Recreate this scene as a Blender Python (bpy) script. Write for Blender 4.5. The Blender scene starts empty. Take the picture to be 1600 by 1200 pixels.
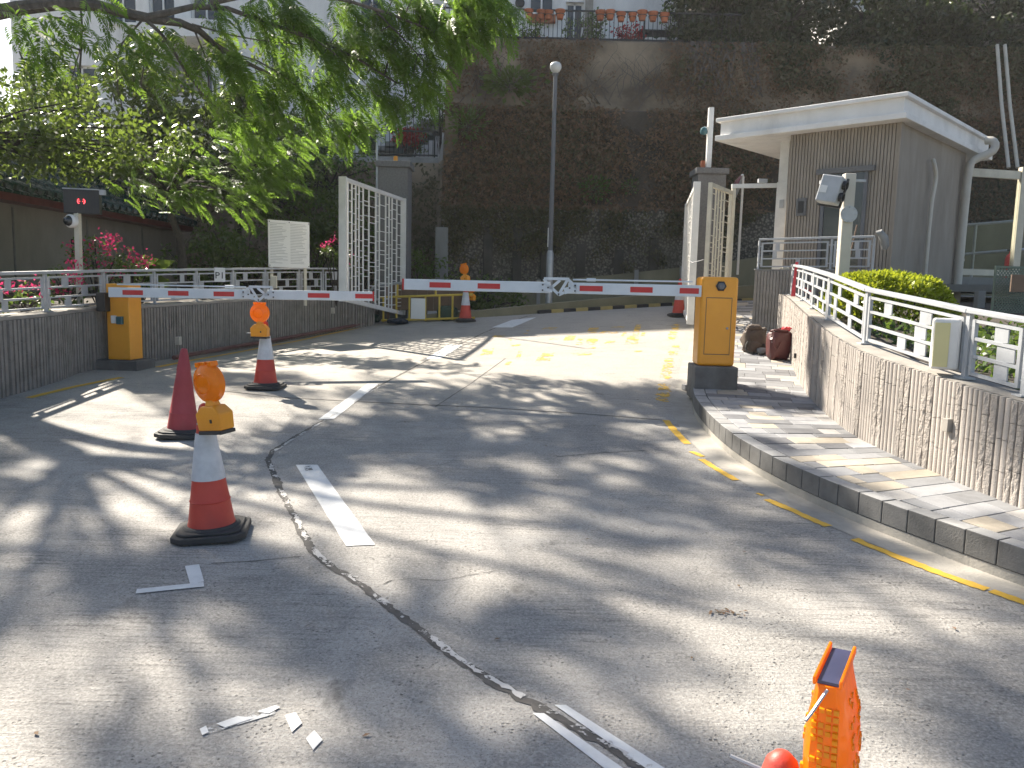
import bpy, math, random
import numpy as np
from mathutils import Vector, Matrix, noise
random.seed(7); rng = np.random.default_rng(7)
R = math.radians
scn = bpy.context.scene
col = scn.collection

# ------------------------------------------------------------------ camera
FPX = 1250.0; PITCH = R(6.9); ROLL = R(1.4); CZ = 1.6
cam = bpy.data.cameras.new('camera'); cob = bpy.data.objects.new('camera', cam); col.objects.link(cob)
cam.sensor_width = 36.0; cam.lens = FPX/1600*36.0; cam.clip_end = 500; cam.clip_start = .05
cob.matrix_world = Matrix.Translation((0, 0, CZ)) @ Matrix.Rotation(R(90)-PITCH, 4, 'X') @ Matrix.Rotation(ROLL, 4, 'Z')
scn.camera = cob
# ------------------------------------------------------------------ sky + sun
SUN_AZ = R(-41.0); SUN_EL = R(40.0)          # clockwise from +Y
w = bpy.data.worlds.new('World'); scn.world = w; w.use_nodes = True
nt = w.node_tree; nt.nodes.clear()
sky = nt.nodes.new('ShaderNodeTexSky'); sky.sky_type = 'NISHITA'; sky.sun_disc = False
sky.sun_elevation = SUN_EL; sky.sun_rotation = SUN_AZ; sky.air_density = 1.0; sky.dust_density = 1.5
bg = nt.nodes.new('ShaderNodeBackground'); bg.inputs['Strength'].default_value = 0.066
wo = nt.nodes.new('ShaderNodeOutputWorld')
nt.links.new(sky.outputs[0], bg.inputs[0]); nt.links.new(bg.outputs[0], wo.inputs[0])
sd = Vector((math.sin(SUN_AZ)*math.cos(SUN_EL), math.cos(SUN_AZ)*math.cos(SUN_EL), math.sin(SUN_EL)))
sl = bpy.data.lights.new('sun', 'SUN'); sl.energy = 5.0; sl.angle = R(0.75); sl.color = (1.0, .92, .80)
so = bpy.data.objects.new('sun', sl); col.objects.link(so)
so.rotation_euler = sd.to_track_quat('Z', 'Y').to_euler(); so.location = (0, 0, 30)
scn.view_settings.view_transform = 'Standard'; scn.view_settings.look = 'None'
scn.view_settings.exposure = 1.52; scn.view_settings.gamma = 1.0

# ------------------------------------------------------------------ surveying helpers
def vray(px, py):
    a = (px-800)/FPX; b = (600-py)/FPX
    r = Vector((math.cos(ROLL), math.sin(ROLL)*math.sin(PITCH), math.sin(ROLL)*math.cos(PITCH)))
    u = Vector((-math.sin(ROLL), math.cos(ROLL)*math.sin(PITCH), math.cos(ROLL)*math.cos(PITCH)))
    return a*r + b*u + Vector((0, math.cos(PITCH), -math.sin(PITCH)))
def at(px, py, Y):
    v = vray(px, py); return Vector((0, 0, CZ)) + v*(Y/v.y)
def ss(a, b, x):
    t = min(1, max(0, (x-a)/(b-a))); return t*t*(3-2*t)
def G(x, y):                                   # height of the road, a ramp that steepens to the gate
    yy = min(y, 17.5)
    z = .0136*yy + (.003*yy*yy if yy > 0 else 0)
    if y > 17.5: z += .03*(min(y, 24)-17.5)
    return z + ss(9, 17, y)*.065*(max(-9, min(9, x))-3)
def gnd(px, py, dz=0):
    v = vray(px, py); t = .5
    while t < 60:
        if CZ+v.z*t < G(v.x*t, v.y*t)+dz:
            lo, hi = t-.05, t
            for _ in range(24):
                m = (lo+hi)/2
                if CZ+v.z*m < G(v.x*m, v.y*m)+dz: hi = m
                else: lo = m
            return Vector((v.x*hi, v.y*hi, CZ+v.z*hi))
        t += .05
    return None
def lerp(a, b, t): return a+(b-a)*t
def resample(pts, step):
    out = [Vector(pts[0])]; 
    for a, b in zip(pts, pts[1:]):
        a = Vector(a); b = Vector(b); n = max(1, int(round((b-a).length/step)))
        for i in range(1, n+1): out.append(a.lerp(b, i/n))
    return out
def smooth_path(pts, it=2):
    pts = [Vector(p) for p in pts]
    for _ in range(it):
        q = [pts[0]]
        for a, b in zip(pts, pts[1:]): q += [a.lerp(b, .25), a.lerp(b, .75)]
        pts = q+[pts[-1]]
    return pts
class Path:                                     # 2-D path with arc length
    def __init__(s, pts):
        s.p = [Vector((p[0], p[1])) for p in pts]; s.c = [0.0]
        for a, b in zip(s.p, s.p[1:]): s.c.append(s.c[-1]+(b-a).length)
        s.L = s.c[-1]
    def at(s, d):
        d = min(max(d, 0), s.L-1e-6)
        for i in range(len(s.p)-1):
            if s.c[i+1] >= d:
                t = (d-s.c[i])/max(1e-9, s.c[i+1]-s.c[i]); p = s.p[i].lerp(s.p[i+1], t)
                tan = (s.p[i+1]-s.p[i]).normalized(); return p, tan
        return s.p[-1], (s.p[-1]-s.p[-2]).normalized()

# ------------------------------------------------------------------ object helpers
ORG = {}
def tag(o, label=None, cat=None, group=None, kind=None):
    if label: o['label'] = label
    if cat: o['category'] = cat
    if group: o['group'] = group
    if kind: o['kind'] = kind
    return o
def thing(name, label, cat, loc=(0, 0, 0), rz=None, group=None):
    o = bpy.data.objects.new(name, None); col.objects.link(o); o.location = loc; o.empty_display_size = .2
    if rz is not None: o.rotation_euler = (0, 0, rz); ORG[o] = Vector((0, 0, 0))
    else: ORG[o] = Vector(loc)
    return tag(o, label, cat, group)
def finish(o, parent, org):
    col.objects.link(o); ORG[o] = org
    if parent: o.parent = parent
class MB:
    def __init__(s, M=None): s.v = []; s.f = []; s.M = M or Matrix()
    def add(s, vs, fs):
        n = len(s.v); s.v += [s.M @ Vector(v) for v in vs]; s.f += [tuple(i+n for i in f) for f in fs]; return s
    def box(s, x0, x1, y0, y1, z0, z1):
        return s.add([(x0,y0,z0),(x1,y0,z0),(x1,y1,z0),(x0,y1,z0),(x0,y0,z1),(x1,y0,z1),(x1,y1,z1),(x0,y1,z1)],
                     [(0,3,2,1),(4,5,6,7),(0,1,5,4),(1,2,6,5),(2,3,7,6),(3,0,4,7)])
    def bar(s, a, b, w, h, up=(0, 0, 1)):        # box beam from a to b, w across, h along up
        a = Vector(a); b = Vector(b); d = (b-a); L = d.length; d.normalize(); up = Vector(up)
        x = d.cross(up)
        if x.length < 1e-4: x = d.cross(Vector((0, 1, 0)))
        x.normalize(); u = x.cross(d)
        c = []
        for p in (a, b):
            for i, j in ((-1,-1),(1,-1),(1,1),(-1,1)): c.append(p+x*(i*w/2)+u*(j*h/2))
        return s.add(c, [(0,1,2,3)[::-1],(4,5,6,7),(0,1,5,4)[::1],(1,2,6,5),(2,3,7,6),(3,0,4,7)])
    def tube(s, pts, r, n=8, cap=True):
        pts = [Vector(p) for p in pts]; m = len(pts)
        rs = r if isinstance(r, (list, tuple)) else [r]*m
        vs = []; fs = []; px = None
        for i, p in enumerate(pts):
            d = (pts[min(i+1, m-1)]-pts[max(i-1, 0)]).normalized()
            if px is None:
                px = d.cross(Vector((0, 0, 1)))
                if px.length < 1e-3: px = d.cross(Vector((0, 1, 0)))
            px = (px-d*px.dot(d)).normalized(); py = d.cross(px)
            for k in range(n):
                a = 2*math.pi*k/n; vs.append(p+(px*math.cos(a)+py*math.sin(a))*rs[i])
        for i in range(m-1):
            for k in range(n):
                a = i*n+k; b = i*n+(k+1) % n; fs.append((a, b, b+n, a+n))
        if cap: fs += [tuple(range(n))[::-1], tuple(range((m-1)*n, m*n))]
        return s.add(vs, fs)
    def lathe(s, prof, n=24, cap=True):
        vs = []; fs = []
        for r, z in prof:
            for k in range(n):
                a = 2*math.pi*k/n; vs.append((r*math.cos(a), r*math.sin(a), z))
        for i in range(len(prof)-1):
            for k in range(n):
                a = i*n+k; b = i*n+(k+1) % n; fs.append((a, b, b+n, a+n))
        if cap: fs += [tuple(range(n))[::-1], tuple(range((len(prof)-1)*n, len(prof)*n))]
        return s.add(vs, fs)
    def prism(s, poly, z0, z1):
        n = len(poly); ar = sum(poly[i][0]*poly[(i+1) % n][1]-poly[(i+1) % n][0]*poly[i][1] for i in range(n))
        if ar < 0: poly = poly[::-1]
        f0 = z0 if callable(z0) else (lambda x, y: z0); f1 = z1 if callable(z1) else (lambda x, y: z1)
        vs = [(p[0], p[1], f0(p[0], p[1])) for p in poly]+[(p[0], p[1], f1(p[0], p[1])) for p in poly]
        return s.add(vs, [tuple(range(n))[::-1], tuple(range(n, 2*n))]+[(i, (i+1) % n, (i+1) % n+n, i+n) for i in range(n)])
    def mesh(s, name, mat, org, smooth=False):
        me = bpy.data.meshes.new(name); me.from_pydata([tuple(v-org) for v in s.v], [], s.f)
        if mat: me.materials.append(mat)
        if smooth: me.polygons.foreach_set('use_smooth', [True]*len(me.polygons))
        me.update(); return me
    def build(s, name, mat, parent=None, smooth=False, bevel=0, kind=None, seg=2):
        if parent: org = ORG[parent]
        else:
            xs = [v.x for v in s.v]; ys = [v.y for v in s.v]; zs = [v.z for v in s.v]
            org = Vector(((min(xs)+max(xs))/2, (min(ys)+max(ys))/2, min(zs)))
        o = bpy.data.objects.new(name, s.mesh(name, mat, org, smooth))
        if not parent: o.location = org
        finish(o, parent, org)
        if bevel:
            b = o.modifiers.new('bevel', 'BEVEL'); b.width = bevel; b.segments = seg; b.limit_method = 'ANGLE'; b.angle_limit = R(40)
        if smooth:
            try: o.data.set_sharp_from_angle(angle=R(38))
            except Exception: pass
        if kind: o['kind'] = kind
        return o
def frame(o, ux, uz=(0, 0, 1)):                 # matrix with local x along ux
    ux = Vector(ux).normalized(); uz = Vector(uz); uy = uz.cross(ux).normalized(); uz = ux.cross(uy)
    m = Matrix((ux, uy, uz)).transposed().to_4x4(); m.translation = Vector(o); return m
def inst(name, src, parent, loc, rot=(0, 0, 0), scale=(1, 1, 1)):   # a piece sharing mesh data; loc in world
    o = bpy.data.objects.new(name, src if isinstance(src, bpy.types.Mesh) else src.data); col.objects.link(o)
    o.parent = parent; o.location = Vector(loc)-(ORG[parent] if parent else Vector()); o.rotation_euler = rot; o.scale = scale; return o
def copy_tree(o, parent=None):
    c = o.copy(); col.objects.link(c); c.parent = parent
    for ch in list(o.children): copy_tree(ch, c)
    return c
def npmesh(name, V, Fq, mat, parent=None, rnd=None, smooth=False, kind=None):
    V = np.asarray(V, dtype=np.float32).reshape(-1, 3); Fq = np.asarray(Fq, dtype=np.int32); k = Fq.shape[1]; m = len(Fq)
    org = ORG[parent] if parent else Vector((float(V[:, 0].mean()), float(V[:, 1].mean()), float(V[:, 2].min())))
    V = V-np.array(org, dtype=np.float32)
    me = bpy.data.meshes.new(name); me.vertices.add(len(V)); me.vertices.foreach_set('co', V.ravel())
    me.loops.add(m*k); me.loops.foreach_set('vertex_index', Fq.ravel())
    me.polygons.add(m); me.polygons.foreach_set('loop_start', np.arange(m, dtype=np.int32)*k)
    try: me.polygons.foreach_set('loop_total', np.full(m, k, dtype=np.int32))
    except Exception: pass
    if smooth: me.polygons.foreach_set('use_smooth', np.ones(m, dtype=bool))
    if rnd is not None:
        a = me.attributes.new('rnd', 'FLOAT', 'FACE'); a.data.foreach_set('value', np.asarray(rnd, dtype=np.float32))
    me.materials.append(mat); me.update(calc_edges=True); me.validate()
    o = bpy.data.objects.new(name, me)
    if not parent: o.location = org
    finish(o, parent, org)
    if kind: o['kind'] = kind
    return o

# ------------------------------------------------------------------ materials
def _nt(name):
    m = bpy.data.materials.new(name); m.use_nodes = True; t = m.node_tree; t.nodes.clear()
    out = t.nodes.new('ShaderNodeOutputMaterial'); b = t.nodes.new('ShaderNodeBsdfPrincipled'); t.links.new(b.outputs[0], out.inputs[0])
    return m, t, b, out
def N(t, kind, **kw):
    n = t.nodes.new('ShaderNode'+kind)
    for k, v in kw.items():
        if k in n.inputs: n.inputs[k].default_value = v
        else: setattr(n, k, v)
    return n
def rgba(c): return (c[0], c[1], c[2], 1)
def mixc(t, fac, a, b, mode='MIX'):
    m = t.nodes.new('ShaderNodeMix'); m.data_type = 'RGBA'; m.blend_type = mode
    for i, v in ((0, fac), (6, a), (7, b)):
        if hasattr(v, 'is_linked') or isinstance(v, bpy.types.NodeSocket): t.links.new(v, m.inputs[i])
        else: m.inputs[i].default_value = v if i == 0 else rgba(v)
    return m.outputs[2]
def ramp(t, fac, a, b, ca=(0, 0, 0), cb=(1, 1, 1)):
    r = t.nodes.new('ShaderNodeValToRGB'); r.color_ramp.elements[0].position = a; r.color_ramp.elements[1].position = b
    r.color_ramp.elements[0].color = rgba(ca); r.color_ramp.elements[1].color = rgba(cb); t.links.new(fac, r.inputs[0]); return r.outputs[0]
def coords(t, scale=(1, 1, 1), rot=(0, 0, 0)):
    c = t.nodes.new('ShaderNodeTexCoord'); mp = t.nodes.new('ShaderNodeMapping'); mp.inputs['Scale'].default_value = scale
    mp.inputs['Rotation'].default_value = rot
    t.links.new(c.outputs['Object'], mp.inputs[0]); return mp.outputs[0]
def noi(t, vec, scale, detail=4, rough=.6, dist=0):
    n = N(t, 'TexNoise', Scale=scale, Detail=detail, Roughness=rough, Distortion=dist); t.links.new(vec, n.inputs['Vector']); return n.outputs[0]
def bumpn(t, b, h, strength, dist=.01):
    n = N(t, 'Bump', Strength=strength, Distance=dist); t.links.new(h, n.inputs['Height']); t.links.new(n.outputs[0], b.inputs['Normal']); return n
def mat(name, c, c2=None, scale=5, rough=.65, metal=0, bump=0, bscale=80, bdist=.01, rnd=0, spec=.5, stretch=(1, 1, 1), lo=.35, hi=.68, grime=0):
    m, t, b, o = _nt(name); c2 = c2 or tuple(x*.82 for x in c)
    v = coords(t, stretch); n = noi(t, v, scale, 5)
    cc = mixc(t, ramp(t, n, lo, hi), c, c2)
    if grime:
        g = noi(t, v, scale*.35, 6, .7); cc = mixc(t, ramp(t, g, .5, .75), cc, mixc(t, grime, cc, (.06, .055, .045)))
    if rnd:
        oi = t.nodes.new('ShaderNodeObjectInfo'); mr = N(t, 'MapRange'); mr.inputs['To Min'].default_value = 1-rnd; mr.inputs['To Max'].default_value = 1+rnd
        t.links.new(oi.outputs['Random'], mr.inputs['Value']); cc = mixc(t, 1.0, cc, mr.outputs[0], 'MULTIPLY')
    t.links.new(cc, b.inputs['Base Color']); b.inputs['Metallic'].default_value = metal; b.inputs['Specular IOR Level'].default_value = spec
    rr = N(t, 'MapRange'); rr.inputs['To Min'].default_value = max(.05, rough-.1); rr.inputs['To Max'].default_value = min(1, rough+.12)
    t.links.new(n, rr.inputs['Value']); t.links.new(rr.outputs[0], b.inputs['Roughness'])
    if bump: bumpn(t, b, noi(t, v, bscale, 4), bump, bdist)
    return m
def leafmat(name, ca, cb, tr=(.25, .42, .04), trf=.35, rough=.45, dry=None):
    m, t, b, out = _nt(name)
    a = t.nodes.new('ShaderNodeAttribute'); a.attribute_name = 'rnd'
    cc = mixc(t, a.outputs['Fac'], ca, cb)
    if dry: cc = mixc(t, ramp(t, a.outputs['Fac'], dry[1]-.02, dry[1]+.02), cc, dry[0])
    t.links.new(cc, b.inputs['Base Color']); b.inputs['Roughness'].default_value = rough; b.inputs['Specular IOR Level'].default_value = .4
    tl = N(t, 'BsdfTranslucent'); t.links.new(mixc(t, a.outputs['Fac'], tr, tuple(x*.7 for x in tr)), tl.inputs[0])
    mx = N(t, 'MixShader'); mx.inputs[0].default_value = trf
    t.links.new(b.outputs[0], mx.inputs[1]); t.links.new(tl.outputs[0], mx.inputs[2]); t.links.new(mx.outputs[0], out.inputs[0]); return m

def road_material():
    m, t, b, o = _nt('brushed concrete'); v = coords(t)
    big = noi(t, v, .55, 5, .6, .4); mid = noi(t, v, 3.2, 6, .65); fine = noi(t, v, 70, 3, .7)
    broom = noi(t, coords(t, (1.5, 30, 2), (0, 0, R(5))), 1.6, 5, .75)
    cc = mixc(t, ramp(t, big, .34, .66), (.26, .246, .225), (.41, .388, .355))
    cc = mixc(t, ramp(t, mid, .42, .72), cc, (.235, .222, .203))
    # the upper slab beyond the cross joint is a warmer, paler pour
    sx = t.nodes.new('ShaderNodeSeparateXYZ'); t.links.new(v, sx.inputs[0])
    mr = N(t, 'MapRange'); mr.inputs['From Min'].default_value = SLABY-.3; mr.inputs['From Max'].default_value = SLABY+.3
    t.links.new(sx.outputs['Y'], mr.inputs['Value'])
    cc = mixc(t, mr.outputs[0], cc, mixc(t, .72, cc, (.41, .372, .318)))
    sp = N(t, 'TexVoronoi', Scale=42); t.links.new(v, sp.inputs['Vector'])
    spots = ramp(t, sp.outputs['Distance'], .17, .27, (1, 1, 1), (0, 0, 0))
    gate = ramp(t, noi(t, v, 6, 3), .45, .62)
    k = N(t, 'Math', operation='MULTIPLY'); t.links.new(spots, k.inputs[0]); t.links.new(gate, k.inputs[1])
    cc = mixc(t, k.outputs[0], cc, (.12, .112, .10))
    br = N(t, 'Math', operation='MULTIPLY'); t.links.new(ramp(t, broom, .50, .66), br.inputs[0]); t.links.new(ramp(t, noi(t, v, .8, 2), .42, .6), br.inputs[1])
    cc = mixc(t, br.outputs[0], cc, (.13, .122, .112))
    cc = mixc(t, ramp(t, fine, .42, .75), cc, mixc(t, .6, cc, (.58, .56, .52)))
    cc = mixc(t, ramp(t, noi(t, v, 130, 2, .6), .56, .68), cc, mixc(t, .6, cc, (.10, .095, .09)))
    oil = ramp(t, noi(t, v, 1.1, 6, .75, 1.2), .62, .72); cc = mixc(t, oil, cc, mixc(t, .6, cc, (.10, .095, .085)))
    t.links.new(cc, b.inputs['Base Color']); b.inputs['Roughness'].default_value = .82; b.inputs['Specular IOR Level'].default_value = .3
    ad = N(t, 'Math', operation='ADD'); t.links.new(fine, ad.inputs[0]); t.links.new(broom, ad.inputs[1])
    a2 = N(t, 'Math', operation='SUBTRACT'); t.links.new(ad.outputs[0], a2.inputs[0]); t.links.new(k.outputs[0], a2.inputs[1])
    bumpn(t, b, a2.outputs[0], .75, .009); return m
def paint_material(name, c, wear=.52, under=(.33, .31, .28)):
    m, t, b, out = _nt(name); v = coords(t)
    n = noi(t, v, 26, 6, .75); n2 = noi(t, v, 5, 3)
    ad = N(t, 'Math', operation='ADD'); t.links.new(n, ad.inputs[0]); t.links.new(n2, ad.inputs[1])
    f = ramp(t, ad.outputs[0], wear*2-.06, wear*2+.05, (1, 1, 1), (0, 0, 0))
    cc = mixc(t, ramp(t, noi(t, v, 14, 4), .4, .7), c, tuple(x*.86 for x in c))
    t.links.new(cc, b.inputs['Base Color']); b.inputs['Roughness'].default_value = .7
    tp = N(t, 'BsdfTransparent'); mx = N(t, 'MixShader'); t.links.new(f, mx.inputs[0]); t.links.new(tp.outputs[0], mx.inputs[1]); t.links.new(b.outputs[0], mx.inputs[2])
    t.links.new(mx.outputs[0], out.inputs[0]); return m
def aggregate_material(name, ca, cb, mortar, scale=26):
    m, t, b, o = _nt(name); v = coords(t)
    vo = N(t, 'TexVoronoi', Scale=scale); t.links.new(v, vo.inputs['Vector'])
    cc = mixc(t, vo.outputs['Color'], ca, cb); cc = mixc(t, ramp(t, vo.outputs['Distance'], .35, .6), cc, mortar)
    cc = mixc(t, ramp(t, noi(t, v, .9, 5), .45, .7), cc, mixc(t, .55, cc, (.05, .055, .03)))
    t.links.new(cc, b.inputs['Base Color']); b.inputs['Roughness'].default_value = .9
    inv = N(t, 'Math', operation='SUBTRACT'); inv.inputs[0].default_value = 1; t.links.new(vo.outputs['Distance'], inv.inputs[1]); bumpn(t, b, inv.outputs[0], .8, .02); return m
def glass_material(name, tint=(.8, .85, .82), rough=.05, a=.85):
    m, t, b, out = _nt(name); b.inputs['Base Color'].default_value = rgba(tint); b.inputs['Roughness'].default_value = rough
    tp = N(t, 'BsdfTransparent'); tp.inputs[0].default_value = rgba(tint); gl = N(t, 'BsdfGlossy'); gl.inputs['Roughness'].default_value = rough
    df = N(t, 'BsdfDiffuse'); df.inputs[0].default_value = (.5, .5, .46, 1)
    lw = N(t, 'LayerWeight', Blend=.08); m1 = N(t, 'MixShader'); t.links.new(lw.outputs['Fresnel'], m1.inputs[0]); t.links.new(tp.outputs[0], m1.inputs[1]); t.links.new(gl.outputs[0], m1.inputs[2])
    m2 = N(t, 'MixShader'); m2.inputs[0].default_value = 1-a; t.links.new(m1.outputs[0], m2.inputs[1]); t.links.new(df.outputs[0], m2.inputs[2]); t.links.new(m2.outputs[0], out.inputs[0]); return m
def amber_material(name, c=(.95, .31, .010), tr=(1.0, .36, .010)):
    m, t, b, out = _nt(name); v = coords(t)
    b.inputs['Base Color'].default_value = rgba(c); b.inputs['Roughness'].default_value = .18
    vo = N(t, 'TexVoronoi', Scale=48); t.links.new(v, vo.inputs['Vector']); bn = bumpn(t, b, vo.outputs['Distance'], .25, .004)
    t.links.new(mixc(t, ramp(t, vo.outputs['Distance'], .1, .7), c, tuple(x*.93 for x in c)), b.inputs['Base Color'])
    tl = N(t, 'BsdfTranslucent'); tl.inputs[0].default_value = rgba(tr); t.links.new(bn.outputs[0], tl.inputs['Normal'])
    mx = N(t, 'MixShader'); mx.inputs[0].default_value = .38; t.links.new(b.outputs[0], mx.inputs[1]); t.links.new(tl.outputs[0], mx.inputs[2]); t.links.new(mx.outputs[0], out.inputs[0]); return m
def emit_material(name, c, s=1):
    m, t, b, out = _nt(name); b.inputs['Base Color'].default_value = rgba(c); b.inputs['Emission Color'].default_value = rgba(c); b.inputs['Emission Strength'].default_value = s; return m

LENS_VEIL = .0008  # density of the added volume that imitates lens glare
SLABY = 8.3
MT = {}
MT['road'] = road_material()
MT['joint'] = mat('joint', (.05, .047, .042), rough=.9)
MT['crackdark'] = mat('crack', (.07, .065, .058), (.13, .12, .11), 20, .95)
MT['white_paint'] = paint_material('white road paint', (.72, .72, .70), .595)
MT['filler'] = paint_material('white joint filler', (.56, .54, .51), .52)
MT['tape'] = paint_material('worn white tape', (.70, .70, .68), .56)
MT['tape_faint'] = paint_material('ghost of tape', (.55, .55, .54), .455)
MT['tape_dark'] = paint_material('grey scuff', (.16, .16, .17), .5)
MT['yellow_paint'] = paint_material('yellow road paint', (.72, .43, .05), .57)
MT['yellow_worn'] = paint_material('worn yellow road paint', (.72, .45, .07), .49)
MT['gutter'] = mat('gutter concrete', (.42, .39, .34), (.33, .31, .27), 4, .85, bump=.4, bscale=60, grime=.35)
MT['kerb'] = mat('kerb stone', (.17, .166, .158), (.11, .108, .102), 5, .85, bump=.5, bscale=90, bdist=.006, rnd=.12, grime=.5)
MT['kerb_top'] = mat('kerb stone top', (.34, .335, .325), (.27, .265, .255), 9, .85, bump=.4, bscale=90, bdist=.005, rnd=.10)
tc = [((.31, .31, .315), 'light grey paver'), ((.225, .226, .23), 'mid grey paver'), ((.16, .16, .165), 'dark grey paver'), ((.43, .375, .295), 'cream paver'), ((.38, .365, .345), 'pale paver')]
TILES = [mat(n, c, tuple(x*.86 for x in c), 14, .8, bump=.35, bscale=140, bdist=.003, rnd=.12, grime=.25) for c, n in tc]
MT['bed'] = mat('paver bed', (.20, .19, .175), rough=.95)
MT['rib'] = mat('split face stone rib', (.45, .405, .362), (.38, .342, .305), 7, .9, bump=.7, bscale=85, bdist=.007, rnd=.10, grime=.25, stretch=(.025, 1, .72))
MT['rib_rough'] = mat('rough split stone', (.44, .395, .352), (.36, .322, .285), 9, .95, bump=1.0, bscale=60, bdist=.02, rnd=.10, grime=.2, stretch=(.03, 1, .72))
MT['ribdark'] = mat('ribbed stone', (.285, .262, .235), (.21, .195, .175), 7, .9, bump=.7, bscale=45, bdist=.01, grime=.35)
MT['wallcore'] = mat('wall core', (.21, .195, .175), (.15, .14, .125), 6, .95, bump=.4)
MT['coping'] = mat('coping', (.36, .33, .29), (.27, .25, .22), 5, .9, bump=.4, grime=.4)
MT['ghwall'] = mat('guardhouse stone', (.34, .295, .245), (.27, .232, .19), 3, .9, bump=.5, bscale=70, stretch=(1, 1, .3), grime=.3)
MT['rail'] = mat('grey painted steel', (.46, .475, .49), (.38, .39, .40), 6, .42, bump=.08, grime=.15)
MT['whitesteel'] = mat('white painted steel', (.74, .73, .70), (.64, .63, .60), 4, .45, bump=.08, grime=.2)
MT['cream'] = mat('cream painted steel', (.64, .59, .47), (.54, .50, .40), 5, .5, bump=.08, grime=.25)
MT['whitepaint'] = mat('white render', (.82, .80, .77), (.72, .70, .67), 2.5, .7, bump=.15, grime=.3, stretch=(1, 1, .4))
MT['boom'] = mat('boom aluminium paint', (.66, .70, .73), (.60, .64, .67), 5, .4, grime=.1)
MT['red_reflect'] = mat('red reflective strip', (.55, .028, .03), (.48, .02, .02), 10, .35)
MT['orange'] = mat('orange powder coat', (.86, .37, .03), (.79, .33, .028), 3, .42, bump=.05, bscale=200, grime=.16)
MT['black'] = mat('black plastic', (.022, .022, .024), (.03, .03, .03), 10, .45)
MT['rubber'] = mat('black rubber', (.035, .034, .034), (.06, .058, .055), 12, .75, bump=.3, grime=.1)
MT['cone_red'] = mat('red cone plastic', (.55, .060, .035), (.45, .045, .03), 5, .5, bump=.25, bscale=25, grime=.25, rnd=.1)
MT['cone_faded'] = mat('faded dark red cone', (.42, .058, .065), (.34, .045, .05), 5, .55, bump=.2, bscale=25, grime=.2)
MT['cone_white'] = mat('white reflective sleeve', (.62, .63, .65), (.46, .47, .49), 9, .35, bump=.5, bscale=30, bdist=.006, grime=.25)
MT['lampcase'] = mat('yellow lamp case', (.80, .32, .015), (.74, .28, .015), 4, .4)
MT['amber'] = amber_material('amber lens')
MT['amber_glint'] = amber_material('amber glint facet', (1.0, .46, .02), (1.0, .6, .03))  # brighter amber: glints of light on the facets put into the colour
MT['solar'] = mat('solar cell', (.055, .06, .12), (.07, .075, .14), 4, .2)
MT['steel'] = mat('galvanised steel', (.42, .43, .44), (.33, .34, .35), 8, .4, metal=.6)
MT['lamp_pole'] = mat('grey lamp post', (.13, .135, .15), (.11, .115, .125), 4, .5)
MT['globe'] = mat('milky globe', (.62, .62, .60), rough=.25)
MT['pillar'] = mat('grey granite', (.16, .16, .16), (.11, .11, .11), 30, .6, bump=.2)
MT['concrete'] = mat('plain concrete', (.30, .29, .265), (.22, .215, .195), 2, .9, bump=.4, grime=.5, stretch=(1, 1, .35))
MT['olivewall'] = mat('olive concrete', (.25, .225, .145), (.19, .175, .11), 1.6, .9, bump=.3, grime=.5, stretch=(1, 1, .4))  # even olive tone with random darker patches
MT['aggregate'] = aggregate_material('exposed aggregate', (.12, .104, .08), (.32, .285, .225), (.075, .067, .053), 15)
MT['cliff'] = mat('vegetated slope soil', (.10, .075, .052), (.05, .042, .03), 1.5, .95, bump=.9, bscale=9, bdist=.08)
MT['oldstone'] = mat('old rubble wall', (.31, .24, .165), (.11, .083, .056), .9, .95, bump=.8, bscale=7, bdist=.05, grime=.6)
MT['pilaster'] = mat('dark pilaster', (.075, .068, .055), (.045, .042, .033), 3, .9, bump=.5, bscale=30)  # darker than the aggregate wall behind it
MT['soil'] = mat('garden soil', (.07, .055, .04), (.045, .036, .027), 6, .95, bump=.8, bscale=20, bdist=.03)
MT['stem'] = mat('creeper stem', (.11, .09, .07), rough=.9)
MT['bark'] = mat('grey brown bark', (.14, .12, .105), (.075, .065, .055), 14, .9, bump=.8, bscale=30, bdist=.02, stretch=(1, 1, .4))
MT['bark_dark'] = mat('dark bark', (.055, .045, .038), (.035, .03, .025), 14, .9, bump=.8, bscale=30, bdist=.02)
MT['frond'] = leafmat('feathery leaf', (.055, .115, .02), (.10, .165, .035), (.30, .50, .06), .48)
MT['leaf_dark'] = leafmat('dark glossy leaf', (.035, .062, .018), (.08, .115, .028), (.27, .38, .055), .36, .32)
MT['leaf_shade'] = leafmat('deep green leaf', (.02, .034, .014), (.045, .05, .022), (.10, .16, .03), .2, .4)
MT['leaf_mid'] = leafmat('mid green leaf', (.045, .085, .02), (.075, .12, .028), (.20, .30, .045), .32, .4)
MT['leaf_lime'] = leafmat('lime hedge leaf', (.15, .22, .02), (.40, .44, .03), (.55, .60, .04), .35, .35)
MT['leaf_creeper'] = leafmat('creeper leaf', (.06, .078, .03), (.14, .11, .06), (.12, .11, .03), .2, .7)
MT['leaf_brown'] = leafmat('dry creeper leaf', (.26, .145, .085), (.12, .09, .045), (.14, .09, .04), .15, .8)
MT['petal'] = leafmat('pink bract', (.62, .03, .12), (.75, .06, .22), (.9, .08, .25), .4, .6)
MT['petal_red'] = leafmat('red petal', (.35, .03, .04), (.5, .05, .06), (.6, .06, .05), .4, .6)
MT['rooftile'] = mat('green glazed tile', (.012, .045, .036), (.010, .026, .022), 9, .25, rnd=.25, grime=.3)
MT['redpaint'] = mat('red eave board', (.16, .028, .022), (.11, .02, .018), 4, .6)
MT['tanwall'] = mat('tan render', (.30, .265, .215), (.25, .22, .18), 1.5, .85, grime=.4, stretch=(1, 1, .5))
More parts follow.
